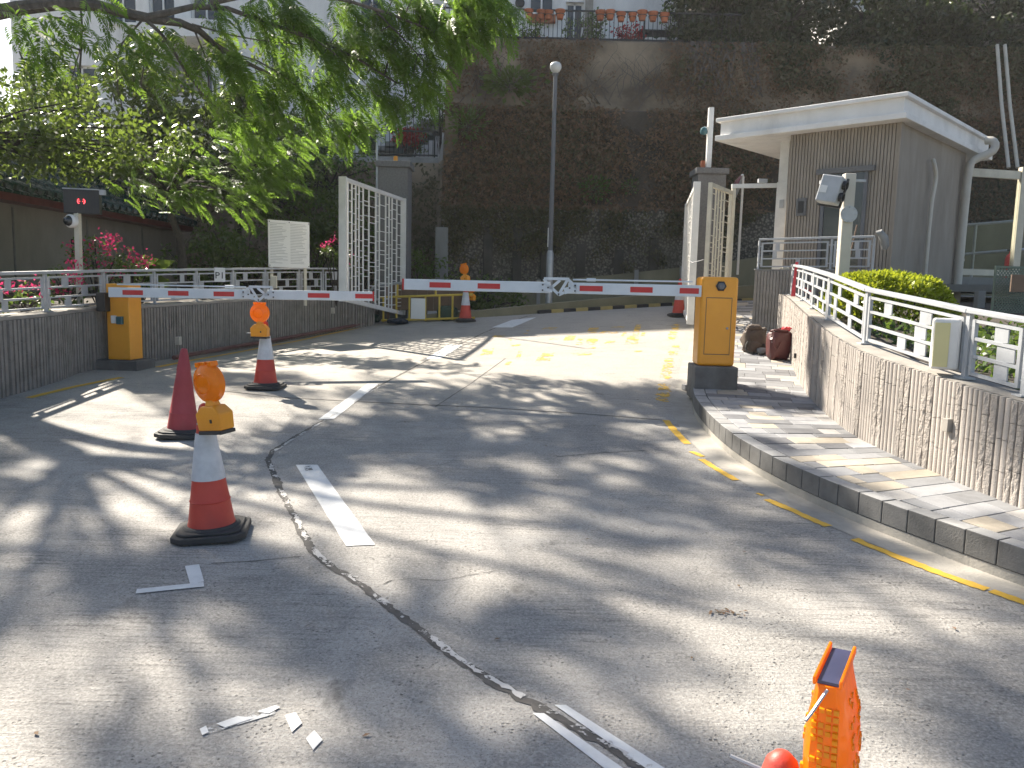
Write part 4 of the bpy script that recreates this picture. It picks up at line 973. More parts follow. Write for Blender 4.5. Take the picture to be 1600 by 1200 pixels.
q = gnd(332, 834); cone('red cone with white sleeve carrying tilted lamp, standing by the white-filled crack', (q.x, q.y, gz(q.x, q.y)), R(12), tilt=(R(0), R(-2.5)))
lamp('tilted amber warning lamp on the cone by the white-filled crack', (q.x+.075, q.y-.10, q.z+.64), R(-30), tilt=(R(4), R(-7)))
q = gnd(286, 680); cone('plain dull red cone without a sleeve', (q.x, q.y, gz(q.x, q.y)), R(8), 'plain', tilt=(0, R(2)))
q = gnd(415, 606); cone('red cone with white sleeve and lamp below the folding joint of the left boom', (q.x, q.y, gz(q.x, q.y)), R(0), tilt=(0, R(.5)))
lamp('upright amber warning lamp on the cone below the left boom', (q.x-.02, q.y-.11, q.z+.60), R(-4))
q = gnd(727, 502); cone('red cone with white sleeve and lamp beside the yellow tube barricade', (q.x, q.y, gz(q.x, q.y)), R(10), sc=1.02)
lamp('small amber warning lamp leaning over the cone beside the yellow barricade', (q.x+.0, q.y-.09, q.z+.84), R(-35), tilt=(0, R(-10)))
lamp('second amber warning lamp hanging low behind the cone beside yellow barricade', (q.x+.10, q.y+.18, q.z+.45), R(-30), tilt=(0, R(4)))
q = gnd(1060, 494); cone('lone red cone with white sleeve at the foot of the edge-on gate leaf', (q.x, q.y, gz(q.x, q.y)), R(4))
# cone and lamp right below the camera
nc_ = Vector((.52, 1.30)); nz = gz(nc_.x, nc_.y)
nc_ = Vector((.484, 1.30)); nz = gz(nc_.x, nc_.y)
cone('red cone with domed tip and steel pin carrying the solar warning lamp', (nc_.x, nc_.y, nz), R(20), sc=1.02)
nl = thing('warning_lamp', 'solar warning lamp with blue cell strip on top, seen edge-on beside red cone tip', 'warning lamp', (.572, 1.285, .530), R(60), group='amber warning lamps')
nl.rotation_euler = (R(-2), R(2), R(60))
def rsec(hx, hy, z, k=16):                      # superellipse section
    return [(hx*math.copysign(abs(math.cos(2*math.pi*i/k))**.6, math.cos(2*math.pi*i/k)), hy*math.copysign(abs(math.sin(2*math.pi*i/k))**.6, math.sin(2*math.pi*i/k)), z) for i in range(k)]
secs = [(.045, .026, .16), (.052, .030, .18), (.085, .036, .225), (.100, .040, .275), (.100, .040, .32), (.096, .035, .37), (.088, .027, .41), (.084, .0225, .435)]
m = MB(); V = [p for s_ in secs for p in rsec(*s_)]; k = 16; n = len(secs)
m.add(V, [(i*k+j, i*k+(j+1) % k, (i+1)*k+(j+1) % k, (i+1)*k+j) for i in range(n-1) for j in range(k)]+[tuple(range(k))[::-1], tuple(range((n-1)*k, n*k))]); ln = m.build('lens', MT['amber'], nl, True)
m = MB(); rd = random.Random(9)
for zi in range(19):
    z = .19+zi*.0115
    for s1, s2, t_ in zip(secs, secs[1:], range(9)):
        if s1[2] <= z < s2[2]: f = (z-s1[2])/(s2[2]-s1[2]); hx, hy = lerp(s1[0], s2[0], f), lerp(s1[1], s2[1], f)
    for cx in (-.016, -.005, .006, .017):
        if abs(cx) < hy*.7 and rd.random() < .8: m.M = Matrix.Translation((-hx+.0025, cx, z)) @ Matrix.Rotation(R(rd.uniform(-14, 14)), 4, 'Y'); m.box(-.0036, .004, -.004, .004, -.004, .004)
    for cx in (-.062, -.048, -.034, -.02, -.006, .008, .022, .036, .05):
        if abs(cx) < hx*.75 and rd.random() < .3:
            for sg in (-1, 1): m.M = Matrix.Translation((cx, sg*(hy-.0024), z)) @ Matrix.Rotation(R(rd.uniform(-12, 12)), 4, 'X'); m.box(-.005, .005, -.0033, .0033, -.0044, .0044)
m.M = Matrix(); m.build('glint_facets', MT['amber_glint'], ln, kind='stuff')  # raised lens cells, their paler amber paints the glints
m = MB(); m.box(-.078, .078, -.0165, .0165, .4355, .441); m.build('solar_cell', MT['solar'], nl)
for s_ in (-1, 1):
    m = MB(); m.box(-.086, .086, min(s_*.0175, s_*.023), max(s_*.0175, s_*.023), .4352, .449); m.build('cell_rim', MT['amber'], nl, bevel=.002)
m = MB(); m.tube([(-.084, .0, .43), (-.118, .018, .40), (-.13, .024, .392)], .0028, 6); m.build('wire_clip', MT['steel'], nl)
m = MB(); m.box(-.095, .095, -.052, .052, .0, .13); m.build('case', MT['lampcase'], nl, bevel=.012)
m = MB(); m.lathe([(.05, .131), (.04, .159)], 16); m.build('neck', MT['lampcase'], nl, True)
m = MB(); m.box(-.096, .096, -.053, .053, -.02, -.001); m.build('case_bottom', MT['black'], nl)
m = MB(); m.tube([(nc_.x-.075, nc_.y+.05, nz+.745), (nc_.x+.03, nc_.y-.02, nz+.735)], .004, 6); tag(m.build('steel_pin', MT['steel'], None), 'thin steel pin through the tip of the domed red cone', 'pin')

# ================================================================== SMALL FITTINGS ON THE RAILINGS
p = on_wall(1476, 560); zt = wtop(p.y)
ic = thing('intercom_box', 'cream fronted white intercom box mounted on the railing of the planter wall', 'intercom', (p.x, p.y, zt+.03))
Mi = Matrix.Translation((p.x-.05, p.y-.05, zt+.03)) @ Matrix.Rotation(R(-24), 4, 'Z')
m = MB(Mi); m.box(-.075, .10, -.12, .05, .0, .36); m.build('housing', MT['whitesteel'], ic, bevel=.02, seg=3)
m = MB(Mi); m.box(-.066, .03, -.128, -.121, .02, .33); m.build('front_panel', MT['intercom'], ic, bevel=.003)
m = MB(Mi); m.box(.1005, .104, -.02, .0, .17, .19); m.build('key_hole', MT['black'], ic)
m = MB(Mi); m.box(-.02, .09, .051, .10, .06, .10); m.build('bracket', MT['steel'], ic)
p = on_wall(1226, 450); zt = wtop(p.y)
ic2 = thing('intercom_box', 'slim pale intercom box at the far end of the planter wall beside red tape', 'intercom', (p.x-.1, p.y, zt+.05))
m = MB(); m.box(p.x-.16, p.x-.04, p.y-.3, p.y-.18, zt+.02, zt+.42); m.build('housing', MT['cream'], ic2, bevel=.015)
m = MB(); m.box(p.x-.039, p.x+.02, p.y-.28, p.y-.2, zt+.1, zt+.3); m.build('side_plate', MT['rail'], ic2)
p = on_wall(1243, 470); zt = wtop(p.y)
rtp = thing('warning_tape', 'red and white tape tied down the end of the railing near slim intercom', 'tape', (p.x-.05, p.y, zt+.0))
m = MB(); m.add([(p.x-.06, p.y-.06, zt+.52), (p.x-.02, p.y-.08, zt+.52), (p.x-.05, p.y-.1, zt+.25), (p.x-.09, p.y-.09, zt+.25), (p.x-.11, p.y-.1, zt+.0), (p.x-.05, p.y-.12, zt+.0)], [(0, 1, 2, 3), (3, 2, 5, 4)])
o = m.build('red_strip', MT['redwhite'], rtp); sm_ = o.modifiers.new('solid', 'SOLIDIFY'); sm_.thickness = .012
for k in range(4):
    m = MB(); m.box(p.x+.0, p.x+.05, p.y-.12-.14*k, p.y-.09-.14*k, zt+.1-.02*k, zt+.16-.02*k); m.build('tape_wrap', MT['redwhite'], rtp)
p = on_wall(1224, 400)
# recessed cover plates on the ribbed wall
for px, py, dx, dz, lb_ in ((1488, 664, .03, .045, 'small recessed pale plate in the split stone ribs'), (1248, 556, .012, .03, 'tiny dark slot plate on the far end of the ribbed planter wall')):
    v = vray(px, py); best = None
    for i in range(len(WALLR)-1):
        a, b = WALLR[i], WALLR[i+1]; e = b-a; den = v.x*e.y-v.y*e.x
        tt = (a.x*e.y-a.y*e.x)/den; uu = (a.x*v.y-a.y*v.x)/den
        if 0 <= uu <= 1 and tt > 0 and (best is None or tt < best[0]): best = (tt, a+e*uu, e.normalized())
    hp = Vector((0, 0, CZ))+v*best[0]; tn = best[2]; m = MB(frame(hp-Vector((tn.y, -tn.x, 0))*.027, (tn.x, tn.y, 0))); m.box(-dx, dx, -.008, .03, -dz, dz)
    tag(m.build('wall_plate', MT['coping'] if dx > .02 else MT['black'], None, bevel=.002), lb_, 'wall plate')
# P1 sign on the left railing
q = on_left(338, 440); Mp = Matrix.Translation((q.x+.08, q.y-.06, 1.70)) @ Matrix.Rotation(R(24), 4, 'Z')
def letters(txt, size, M, mtl, parent, name='lettering', depth=.002):
    cu = bpy.data.curves.new(name, 'FONT'); cu.body = txt; cu.size = size; cu.extrude = depth; cu.align_x = 'CENTER'; cu.align_y = 'CENTER'
    ob = bpy.data.objects.new(name, cu); col.objects.link(ob); bpy.context.view_layer.update()
    me = bpy.data.meshes.new_from_object(ob.evaluated_get(bpy.context.evaluated_depsgraph_get())); bpy.data.objects.remove(ob)
    me.transform(M); me.transform(Matrix.Translation(-ORG[parent])); me.materials.clear(); me.materials.append(mtl)
    o = bpy.data.objects.new(name, me); finish(o, parent, ORG[parent]); return o
p1 = thing('parking_sign', 'small white P1 plate fixed to the left railing', 'sign', (q.x+.08, q.y-.06, 1.55))
m = MB(Mp); m.box(-.085, .085, -.004, .004, -.13, .10); m.build('plate', MT['notice'], p1, bevel=.002)
letters('P1', .15, Mp @ Matrix.Translation((0, -.006, -.03)) @ Matrix.Rotation(R(90), 4, 'X'), MT['ink'], p1)
m = MB(Mp); m.box(-.3, -.03, .006, .04, -.28, -.255); m.build('bracket', MT['rail'], p1)
# notice board
nb = at(452, 418, 15.2); Mn = Matrix.Translation((nb.x, nb.y, nb.z)) @ Matrix.Rotation(R(38), 4, 'Z')
nbt = thing('notice_board', 'large white notice board with fine print behind the left railing', 'notice board', (nb.x, nb.y, 1.3))
m = MB(Mn); m.box(-.40, .40, -.015, .015, 0, .86); m.build('board', MT['notice'], nbt, bevel=.004)
m = MB(Mn); random.seed(4)
for k in range(26):
    z = .80-k*.029
    for x0 in (-.37, .02):
        L = random.uniform(.22, .34) if random.random() > .15 else random.uniform(.08, .2)
        if k == 0: L = .3
        m.box(x0, x0+L, -.0165, -.0155, z, z+.007)
m.build('print_lines', MT['print'], nbt, kind='stuff')
for x in (-.33, .33):
    m = MB(Mn); m.box(x-.025, x+.025, .016, .06, -nb.z+1.15, .5); m.build('post', MT['cream'], nbt)
for x, z in ((-.38, .83), (0, .83), (.38, .83), (-.38, .03), (.38, .03)):
    m = MB(Mn); m.box(x-.008, x+.008, -.019, -.0157, z-.008, z+.008); m.build('screw', MT['ink'], nbt)
q = at(427, 440, 14.4); m = MB(); m.box(q.x-.05, q.x+.05, q.y, q.y+.08, q.z-.12, q.z+.1); tag(m.build('junction_box', MT['cream'], None, bevel=.006), 'cream junction box fixed to the left railing below the notice board', 'junction box')
# LED sign with dome camera on a post
lx = at(123, 420, 10.9); ledp = thing('display_post', 'tan post carrying a small black display behind the left railing', 'post', (lx.x, lx.y, 1.15))
tp = at(121, 333, 10.9)
m = MB(); m.bar((lx.x, lx.y, 1.1), (tp.x, tp.y, tp.z), .08, .06, (1, 0, 0)); m.build('shaft', MT['cream'], ledp)
m = MB(Matrix.Translation((lx.x, lx.y, 1.14))); m.lathe([(.09, 0), (.09, .015)], 14); m.build('foot', MT['rail'], ledp)
dc = at(128, 315, 10.9); Md = Matrix.Translation(dc) @ Matrix.Rotation(R(12), 4, 'Z')
ds = thing('led_display', 'black box display showing a red bracket symbol above the dome camera', 'display', (dc.x, dc.y, dc.z-.16))
m = MB(Md); m.box(-.22, .22, -.03, .10, -.16, .155); m.build('casing', MT['black'], ds, bevel=.006)
m = MB(Md); m.box(-.225, .225, -.04, .09, .157, .17); m.build('lid', MT['rail'], ds)
m = MB(Md); m.box(.222, .29, -.02, .05, .10, .165); m.build('side_bracket', MT['rail'], ds)
m = MB(Md)
for sg in (-1, 1):
    for k in range(-2, 3): x = sg*(.042-.010*(abs(k) == 2)); m.box(x-.006, x+.006, -.033, -.0305, k*.013-.005, k*.013+.005)
    m.box(sg*.018-.004, sg*.018+.004, -.033, -.0305, -.004, .004)
m.build('red_symbol', MT['led'], ds)
for k in range(1, 12):
    m = MB(Md); x = -.22+.44*k/12; m.box(x-.002, x+.002, -.0315, -.0305, -.15, .145); m.build('louvre', MT['rubber'], ds)
ct = at(108, 345, 10.8); dcm = thing('dome_camera', 'white dome security camera on the tan post by the left railing', 'camera', (ct.x, ct.y, ct.z-.1))
m = MB(Matrix.Translation(ct) @ Matrix.Rotation(R(-18), 4, 'Z') @ Matrix.Rotation(R(90), 4, 'X')); m.lathe([(.06, -.10), (.085, -.07), (.09, -.01), (.075, .01)], 20); m.build('housing', MT['notice'], dcm, True)
m = MB(Matrix.Translation(ct) @ Matrix.Rotation(R(-18), 4, 'Z') @ Matrix.Rotation(R(90), 4, 'X')); m.lathe([(.068, .011), (.062, .035), (.045, .055), (.02, .066), (.001, .068)], 20); m.build('dome', MT['darkglass'], dcm, True)
m = MB(); m.bar(ct+Vector((.0, .06, 0)), Vector((tp.x, tp.y, ct.z)), .04, .04); m.build('bracket', MT['notice'], dcm)
# ------------------------------------------------------------------ lamp post
b0 = at(857, 486, 19.4); lpz = G(b0.x, b0.y); tpz = 6.62
lpst = thing('street_lamp', 'slender grey lamp post with white globe in front of the retaining slope', 'street lamp', (b0.x, b0.y, lpz))
m = MB(Matrix.Translation((b0.x, b0.y, 0))); m.lathe([(.085, lpz-.1), (.085, lpz+1.35), (.06, lpz+1.42)], 14); m.build('base_sleeve', MT['steel'], lpst, True)
m = MB(Matrix.Translation((b0.x, b0.y, 0))); m.lathe([(.058, lpz+1.421), (.05, 4.5), (.045, tpz-.1)], 12); m.build('shaft', MT['lamp_pole'], lpst, True)
m = MB(Matrix.Translation((b0.x, b0.y, tpz-.1))); m.lathe([(.05, 0), (.07, .02), (.07, .05), (.05, .06)], 14); m.build('collar', MT['lamp_pole'], lpst, True)
m = MB(Matrix.Translation((b0.x, b0.y, tpz+.10))); m.lathe([(.05, -.135), (.10, -.10), (.135, -.03), (.135, .02)], 20); m.build('globe', MT['globe'], lpst, True)
m = MB(Matrix.Translation((b0.x, b0.y, tpz+.10))); m.lathe([(.137, .021), (.13, .05), (.09, .095), (.03, .115), (.001, .118)], 20); m.build('cap', MT['globe'], lpst, True)
m = MB(); m.box(b0.x-.075, b0.x-.055, b0.y-.07, b0.y-.055, lpz+1.5, lpz+1.95); m.build('number_strip', MT['notice'], lpst)
# ------------------------------------------------------------------ bags on the pavement
def blob(name, c, size, mtl, parent, seed=0, amp=.18, flat=.0, e=.7, n=(22, 14), fr=3.0):
    V = []; F = []
    for j in range(n[1]+1):
        ph = -math.pi/2+math.pi*j/n[1]
        for i in range(n[0]):
            th = 2*math.pi*i/n[0]; f = lambda v, p: math.copysign(abs(v)**p, v)
            d = Vector((f(math.cos(ph), e)*f(math.cos(th), e), f(math.cos(ph), e)*f(math.sin(th), e), f(math.sin(ph), e)))
            k = 1+amp*(noise.noise(d*fr+Vector((seed, 0, 0)))+.5*noise.noise(d*fr*2.6+Vector((0, seed, 0)))-.15*abs(noise.noise(d*7+Vector((seed, seed, 0)))))
            p = Vector((d.x*size[0]*k, d.y*size[1]*k, max(-size[2], d.z*size[2]*k)))
            V.append(Vector(c)+p)
    for j in range(n[1]):
        for i in range(n[0]): a = j*n[0]+i; b = j*n[0]+(i+1) % n[0]; F.append((a, b, b+n[0], a+n[0]))
    m = MB(); m.add(V, F); return m.build(name, mtl, parent, True)
q = gnd(1181, 553, KH); bz_ = q.z
bp = thing('backpack', 'slumped khaki brown backpack with dark straps on the pavement', 'backpack', (q.x, q.y, bz_))
blob('body', (q.x-.01, q.y+.1, bz_+.19), (.17, .13, .19), MT['khaki'], bp, 3, .22)
blob('front_pocket', (q.x-.03, q.y+.0, bz_+.10), (.09, .05, .09), MT['khaki'], bp, 9, .2)
blob('lid', (q.x-.02, q.y+.09, bz_+.36), (.10, .09, .055), MT['khaki'], bp, 5, .2)
m = MB(); m.tube(smooth_path([(q.x-.10, q.y+.02, bz_+.2), (q.x-.17, q.y-.03, bz_+.10), (q.x-.13, q.y-.08, bz_+.02), (q.x-.05, q.y-.1, bz_+.012)], 2), .014, 6); m.build('strap', MT['strap'], bp, True)
m = MB(); m.tube(smooth_path([(q.x+.08, q.y+.0, bz_+.15), (q.x+.14, q.y-.05, bz_+.1), (q.x+.1, q.y-.16, bz_+.015), (q.x-.02, q.y-.18, bz_+.012)], 2), .014, 6); m.build('strap', MT['strap'], bp, True)
blob('back_pad', (q.x+.09, q.y-.07, bz_+.05), (.10, .06, .045), MT['greycloth'], bp, 7, .2)
q = gnd(1215, 563, KH); bz_ = q.z
hb = thing('holdall_bag', 'open glossy maroon holdall bag against the ribbed planter wall', 'bag', (q.x, q.y, bz_))
blob('body', (q.x+.02, q.y+.05, bz_+.20), (.165, .13, .20), MT['maroon'], hb, 13, .16, e=.6)
m = MB(); pts = [(q.x+.02+.12*math.cos(a), q.y+.05+.09*math.sin(a), bz_+.405+.02*math.sin(2*a)+.02*math.cos(a)) for a in [k*math.pi/8 for k in range(17)]]
m.tube(pts, .016, 6, False); m.build('rim', MT['maroon'], hb, True)
blob('lining', (q.x+.03, q.y+.05, bz_+.39), (.10, .075, .022), MT['black'], hb, 2, .1)
blob('red_cloth', (q.x+.10, q.y+.03, bz_+.42), (.06, .05, .035), MT['redwhite'], hb, 4, .35)
m = MB(); m.tube(smooth_path([(q.x-.08, q.y-.07, bz_+.3), (q.x-.10, q.y-.11, bz_+.22), (q.x-.05, q.y-.10, bz_+.14), (q.x+.0, q.y-.09, bz_+.26)], 2), .010, 6); m.build('handle', MT['maroon'], hb, True)
m = MB(); m.box(q.x-.115, q.x-.08, q.y-.06, q.y-.03, bz_+.24, bz_+.27); m.build('buckle', MT['steel'], hb)
# ------------------------------------------------------------------ yellow barricade, boards and sacks
A = gnd(596, 505); B = gnd(742, 501); d = (B-A).to_2d().normalized(); Lb = (B-A).to_2d().length
byy = thing('tube_barricade', 'yellow tubular steel barricade in front of brown boards', 'barricade', (A.x, A.y, A.z))
P = lambda u, z: Vector((A.x+d.x*u, A.y+d.y*u, lerp(A.z, B.z, u/Lb)+z))
for z, u0, u1 in ((.06, 0, Lb), (.56, -.05, Lb-.05)):
    m = MB(); m.tube([P(u0, z), P(u1, z)], .024, 8); m.build('rail', MT['barry'], byy, True)
for f in (.02, .16, .30, .47, .62, .76, .92):
    m = MB(); m.tube([P(f*Lb, .03), P(f*Lb, .56)], .022, 8); m.build('upright', MT['barry'], byy, True)
for f in (.17, .58):
    m = MB(); m.tube([P(f*Lb, .56), P(f*Lb, .86)], .022, 8); m.build('upright', MT['barry'], byy, True)
m = MB(); m.M = frame(P(.32*Lb, .08), (d.x, d.y, 0)); m.box(0, .31, -.03, -.024, 0, .44); m.build('white_plate', MT['notice'], byy)
bb = thing('board_fence', 'brown site boards standing behind the yellow barricade', 'boards', (A.x, A.y+.4, A.z))
for k in range(5):
    m = MB(frame(P(0, 0)+Vector((.02, .35, 0)), (d.x, d.y, 0))); m.box(k*.36+.003, k*.36+.357, -.012, .012, .30+random.uniform(-.02, .02), .85); m.build('board', MT['brownboard'], bb)
m = MB(frame(P(0, 0)+Vector((.02, .35, 0)), (d.x, d.y, 0)))
for x in (.05, .9, 1.7): m.box(x, x+.05, -.04, -.014, -.05, .84)
m.build('board_post', MT['brownboard'], bb)
gb_ = thing('guard_rail', 'bent grey tubular guard rail at the end of the yellow barricade', 'guard rail', (A.x-.25, A.y-.15, A.z))
m = MB(); m.tube(smooth_path([P(-.28, -.02), P(-.28, .62), P(-.2, .78), P(-.02, .83), P(.7, .86)], 2), .03, 8); m.build('hoop', MT['steel'], gb_, True)
for px, py, sz, lb2 in ((584, 503, (.13, .1, .09), 'small dark green sack on the ground by the guard rail'), (699, 500, (.22, .16, .16), 'dark green sack between the yellow barricade and the cone')):
    q = gnd(px, py); o = blob('sack', (q.x, q.y, q.z+sz[2]*.9), sz, MT['greenbag'], None, px, .25); tag(o, lb2, 'sack', 'dark green sacks')
q = gnd(622, 505); o = blob('tarpaulin', (q.x, q.y-.1, q.z+.05), (.22, .2, .055), MT['bluetarp'], None, 5, .3); tag(o, 'crumpled dark blue tarpaulin under the yellow barricade', 'tarpaulin')
# ================================================================== CROSS ROAD, RETAINING SLOPE, BUILDINGS
lw = [Vector((-1.9, 17.3)), Vector((-.88, 17.66)), Vector((1.13, 18.45)), Vector((3.74, 19.2)), Vector((6.2, 19.8)), Vector((11, 20.6))]
LW = Path(lw)
def czr(p): return G(p.x, p.y)
m = MB(); wsec(m, 0, -.2, lambda p: G(p.x, p.y)-.1, lambda p: G(p.x, p.y)+.15+.035*max(0, p.x+.9), 40, LW)
tag(m.build('parapet_wall', MT['olivewall'], None, bevel=.01), 'low olive concrete parapet along the far side of the road', 'parapet')
kb = bpy.data.objects.new('painted_kerb', None); col.objects.link(kb); ORG[kb] = Vector(); tag(kb, 'black and yellow painted kerb below the parapet', kind='structure')
s = 2.6; k = 0
while s < LW.L-3:
    p, t = LW.at(s); q, _ = LW.at(s+.30); n_ = Vector((t.y, -t.x)); m = MB(); P_ = [p+n_*.005, q+n_*.005, q+n_*.12, p+n_*.12]
    m.prism([(a.x, a.y) for a in P_], lambda x, y: G(x, y)-.05, lambda x, y: G(x, y)+.075); m.build('kerb_block', MT['blackkerb'] if k % 2 == 0 else MT['ylkerb'], kb, bevel=.006); s += .304; k += 1
# second wall beyond, with sloping top
m = MB(); pts = [(-.5, 21.6, 1.62), (2.5, 21.6, 1.98), (5.3, 21.6, 2.35), (9, 21.6, 3.0), (16, 21.6, 4.2)]
for a, b in zip(pts, pts[1:]): m.add([(a[0], 21.6, -.2), (b[0], 21.6, -.2), (b[0], 21.6, b[2]), (a[0], 21.6, a[2]), (a[0], 21.9, -.2), (b[0], 21.9, -.2), (b[0], 21.9, b[2]), (a[0], 21.9, a[2])], [(0, 1, 2, 3), (3, 2, 6, 7), (5, 4, 7, 6)])
m.add([(-.5, 21.6, -.2), (-.5, 21.6, 1.62), (-.5, 21.9, 1.62), (-.5, 21.9, -.2)], [(0, 1, 2, 3)])
tw = m.build('toe_wall', MT['olivewall']); tag(tw, 'olive concrete toe wall with rising top below the slope', 'wall')
for x in (.6, 3.2, 4.4): 
    m = MB(); m.box(x, x+.1, 21.5, 21.598, 1.0, 1.75+.12*x); m.build('drain_channel', MT['concrete'], tw)
# cliff profile
def cliff_pts(x):
    """list of (y, z) up the slope at x"""
    j = noise.noise(Vector((x*.25, 3, 0)))*.25
    if x < -2.2: return [(23.2+j, -.5), (23.3+j, 2.6), (23.6+j, 3.0), (24.4+j, 5.2), (24.5+j, 5.38), (30, 5.4)]
    return [(22.7, -.5), (22.8, 3.85), (23.2, 3.9+j*.3), (23.6+j, 5.3), (24.0+j, 6.75), (24.25+j, 6.82), (24.6+j, 7.9), (24.8, 8.88), (24.9, 8.96), (34, 8.98)]
def cliff_mesh(name, x0, x1, i0, i1, mtl, amp, sub=8):
    xs = np.arange(x0, x1+.01, .35); V = []; rows = None
    for x in xs:
        pr_ = cliff_pts(x)[i0:i1+1]; colp = []
        for a, b in zip(pr_, pr_[1:]):
            n = max(1, int(math.hypot(b[0]-a[0], b[1]-a[1])/.35))
            if name == 'terrace': n = 1
            colp += [(lerp(a[0], b[0], k/n), lerp(a[1], b[1], k/n)) for k in range(n)]
        colp.append(pr_[-1])
        if rows is None: rows = len(colp)
        # resample to constant count
        colp = [colp[min(len(colp)-1, round(k*(len(colp)-1)/(rows-1)))] for k in range(rows)]
        for y, z in colp:
            dn = noise.noise(Vector((x*.8, y*.8, z*.8)))*amp+noise.noise(Vector((x*2.3, y, z*2.3)))*amp*.5; V.append((x, y+dn, z+dn*.2))
    F = [(i*rows+j, (i+1)*rows+j, (i+1)*rows+j+1, i*rows+j+1) for i in range(len(xs)-1) for j in range(rows-1)]
    m = MB(); m.add(V, F); return m.build(name, mtl, None, True)
hl = cliff_mesh('retaining_wall', -2.1, 30, 0, 1, MT['aggregate'], .02); tag(hl, 'exposed aggregate retaining wall at the foot of the slope', 'retaining wall')
random.seed(12)
for px in (762, 808, 852, 908, 968, 1022):
    x = at(px, 400, 22.6).x; m = MB(); m.box(x-.13, x+.13, 22.66, 22.82, 0, 3.6+random.uniform(-.9, .1)); m.build('pilaster', MT['pilaster'], hl, bevel=.02)
x = at(690, 400, 22.6).x; m = MB(); m.box(x-.17, x+.17, 22.45, 22.8, 0, 3.2); m.build('pilaster', MT['concrete'], hl, bevel=.02)
m = MB(); random.seed(5)
for k in range(26):
    x = random.uniform(.3, 4.6); z = random.choice((2.1, 2.75, 3.3)); m.M = frame((x, 22.73, z), (1, 0, 0), (0, -1, 0)); m.lathe([(.035, -.03), (.035, .01)], 8)
m.M = Matrix(); m.build('weep_holes', MT['black'], hl, kind='stuff')
tag(cliff_mesh('slope', -2.1, 30, 1, 5, MT['cliff'], .16), 'steep slope overgrown with dry creeper', kind='structure')
uw = cliff_mesh('upper_wall', -2.1, 30, 5, 8, MT['oldstone'], .10); tag(uw, 'old rubble retaining wall under the upper terrace', 'retaining wall')
tag(cliff_mesh('terrace', -2.1, 30, 8, 9, MT['concrete'], 0), 'upper terrace floor', kind='structure')
lwl = cliff_mesh('retaining_wall', -30, -1.85, 0, 3, MT['oldstone'], .10); tag(lwl, 'overgrown old wall below the lower terrace', 'retaining wall')
tag(cliff_mesh('terrace', -30, -1.85, 3, 5, MT['concrete'], 0), 'lower terrace floor', kind='structure')
m = MB(); m.add([(-2.15, 23.2, -.5), (-2.15, 24.8, -.5), (-2.15, 34, -.5), (-2.15, 34, 8.96), (-2.15, 24.85, 8.94), (-2.15, 24.2, 6.8), (-2.15, 23.2, 3.9)], [(0, 1, 2, 3, 4, 5, 6)]); m.build('end_wall', MT['oldstone'], uw)
m = MB(); c_ = at(707, 240, 24.1); m.box(c_.x-.18, c_.x+.18, 23.5, 24.6, 3.5, 6.4); m.build('end_column', MT['oldstone'], uw, bevel=.03)
m = MB()
for a, b in (((-2.1, 24.1, 6.76), (2.2, 24.1, 6.76)),): m.bar(a, b, .4, .09)
m.build('ledge', MT['oldstone'], uw)
# two pale pipes up the slope at the right
for k, lb3 in enumerate(('pale bamboo pole climbing the slope, the outer of two', 'pale bamboo pole climbing the slope, nearer the guardhouse roof')):
    a = at(1590-14*k, 262, 23.1); b = at(1570-12*k, 70, 24.4); m = MB(); m.tube([a, (a+b)/2+Vector((.03, .1, 0)), b], .05, 8); tag(m.build('bamboo_pole', MT['pvc'], None, True), lb3, 'pole', 'bamboo poles on the slope')

# iron railings with thin balusters
def iron_rail(label, A, B, h=.95, step=.13, n=1):
    A = Vector(A); B = Vector(B); t = thing('iron_railing', label, 'railing', A, group='black iron railings'); L = (B-A).length; d = (B-A)/L; U = Vector((0, 0, 1))
    for z in (h, .08):
        m = MB(); m.bar(A+U*z, B+U*z, .05, .045); m.build('rail', MT['darkmetal'], t)
    m = MB(); s = .02
    while s < L: m.bar(A+d*s+U*.04, A+d*s+U*(h-.02), .018, .018, d); s += step
    m.build('balusters', MT['darkmetal'], t, kind='stuff')
    s = 0
    while s <= L:
        m = MB(); m.bar(A+d*s, A+d*s+U*(h+.02), .05, .05, d); m.build('post', MT['darkmetal'], t); s += 2.0
    return t
iron_rail('black iron railing hung with flower pots on the upper terrace', (-2.3, 25.1, 8.97), (6.6, 25.1, 8.97), .88)
iron_rail('black iron railing along the lower terrace behind the feathery tree', (-10.5, 24.7, 5.39), (-2.4, 24.7, 5.39), .78)
# flower pots hung on the upper railing
random.seed(6)
proto = None
for i, px in enumerate((735, 750, 826, 845, 857, 875, 938, 953, 970, 988, 1003, 1020, 1038)):
    q = at(px, 26, 25.0); lbp = 'terracotta flower pot hung on the upper terrace railing'
    if proto is None:
        proto = thing('flower_pot', lbp, 'flower pot', (q.x, 24.96, 9.55), 0.0, group='pots on the terrace railing')
        m = MB(); m.lathe([(.085, 0), (.125, .2), (.145, .2), (.145, .25), (.12, .25), (.11, .21)], 14); m.build('pot', MT['terracotta'], proto, True)
        m = MB(); m.lathe([(.128, .12), (.133, .12), (.133, .135), (.128, .135)], 14); m.build('hanger', MT['darkmetal'], proto)
        m = MB(); m.lathe([(.11, .2), (.11, .22), (.001, .225)], 12); m.build('soil', MT['soil'], proto)
    else:
        c = copy_tree(proto); c.location = (q.x, 24.96+random.uniform(-.02, .02), 9.55+random.uniform(-.04, .03)); c.scale = (random.uniform(.85, 1.1),)*3; c.rotation_euler.z = random.uniform(0, 6)
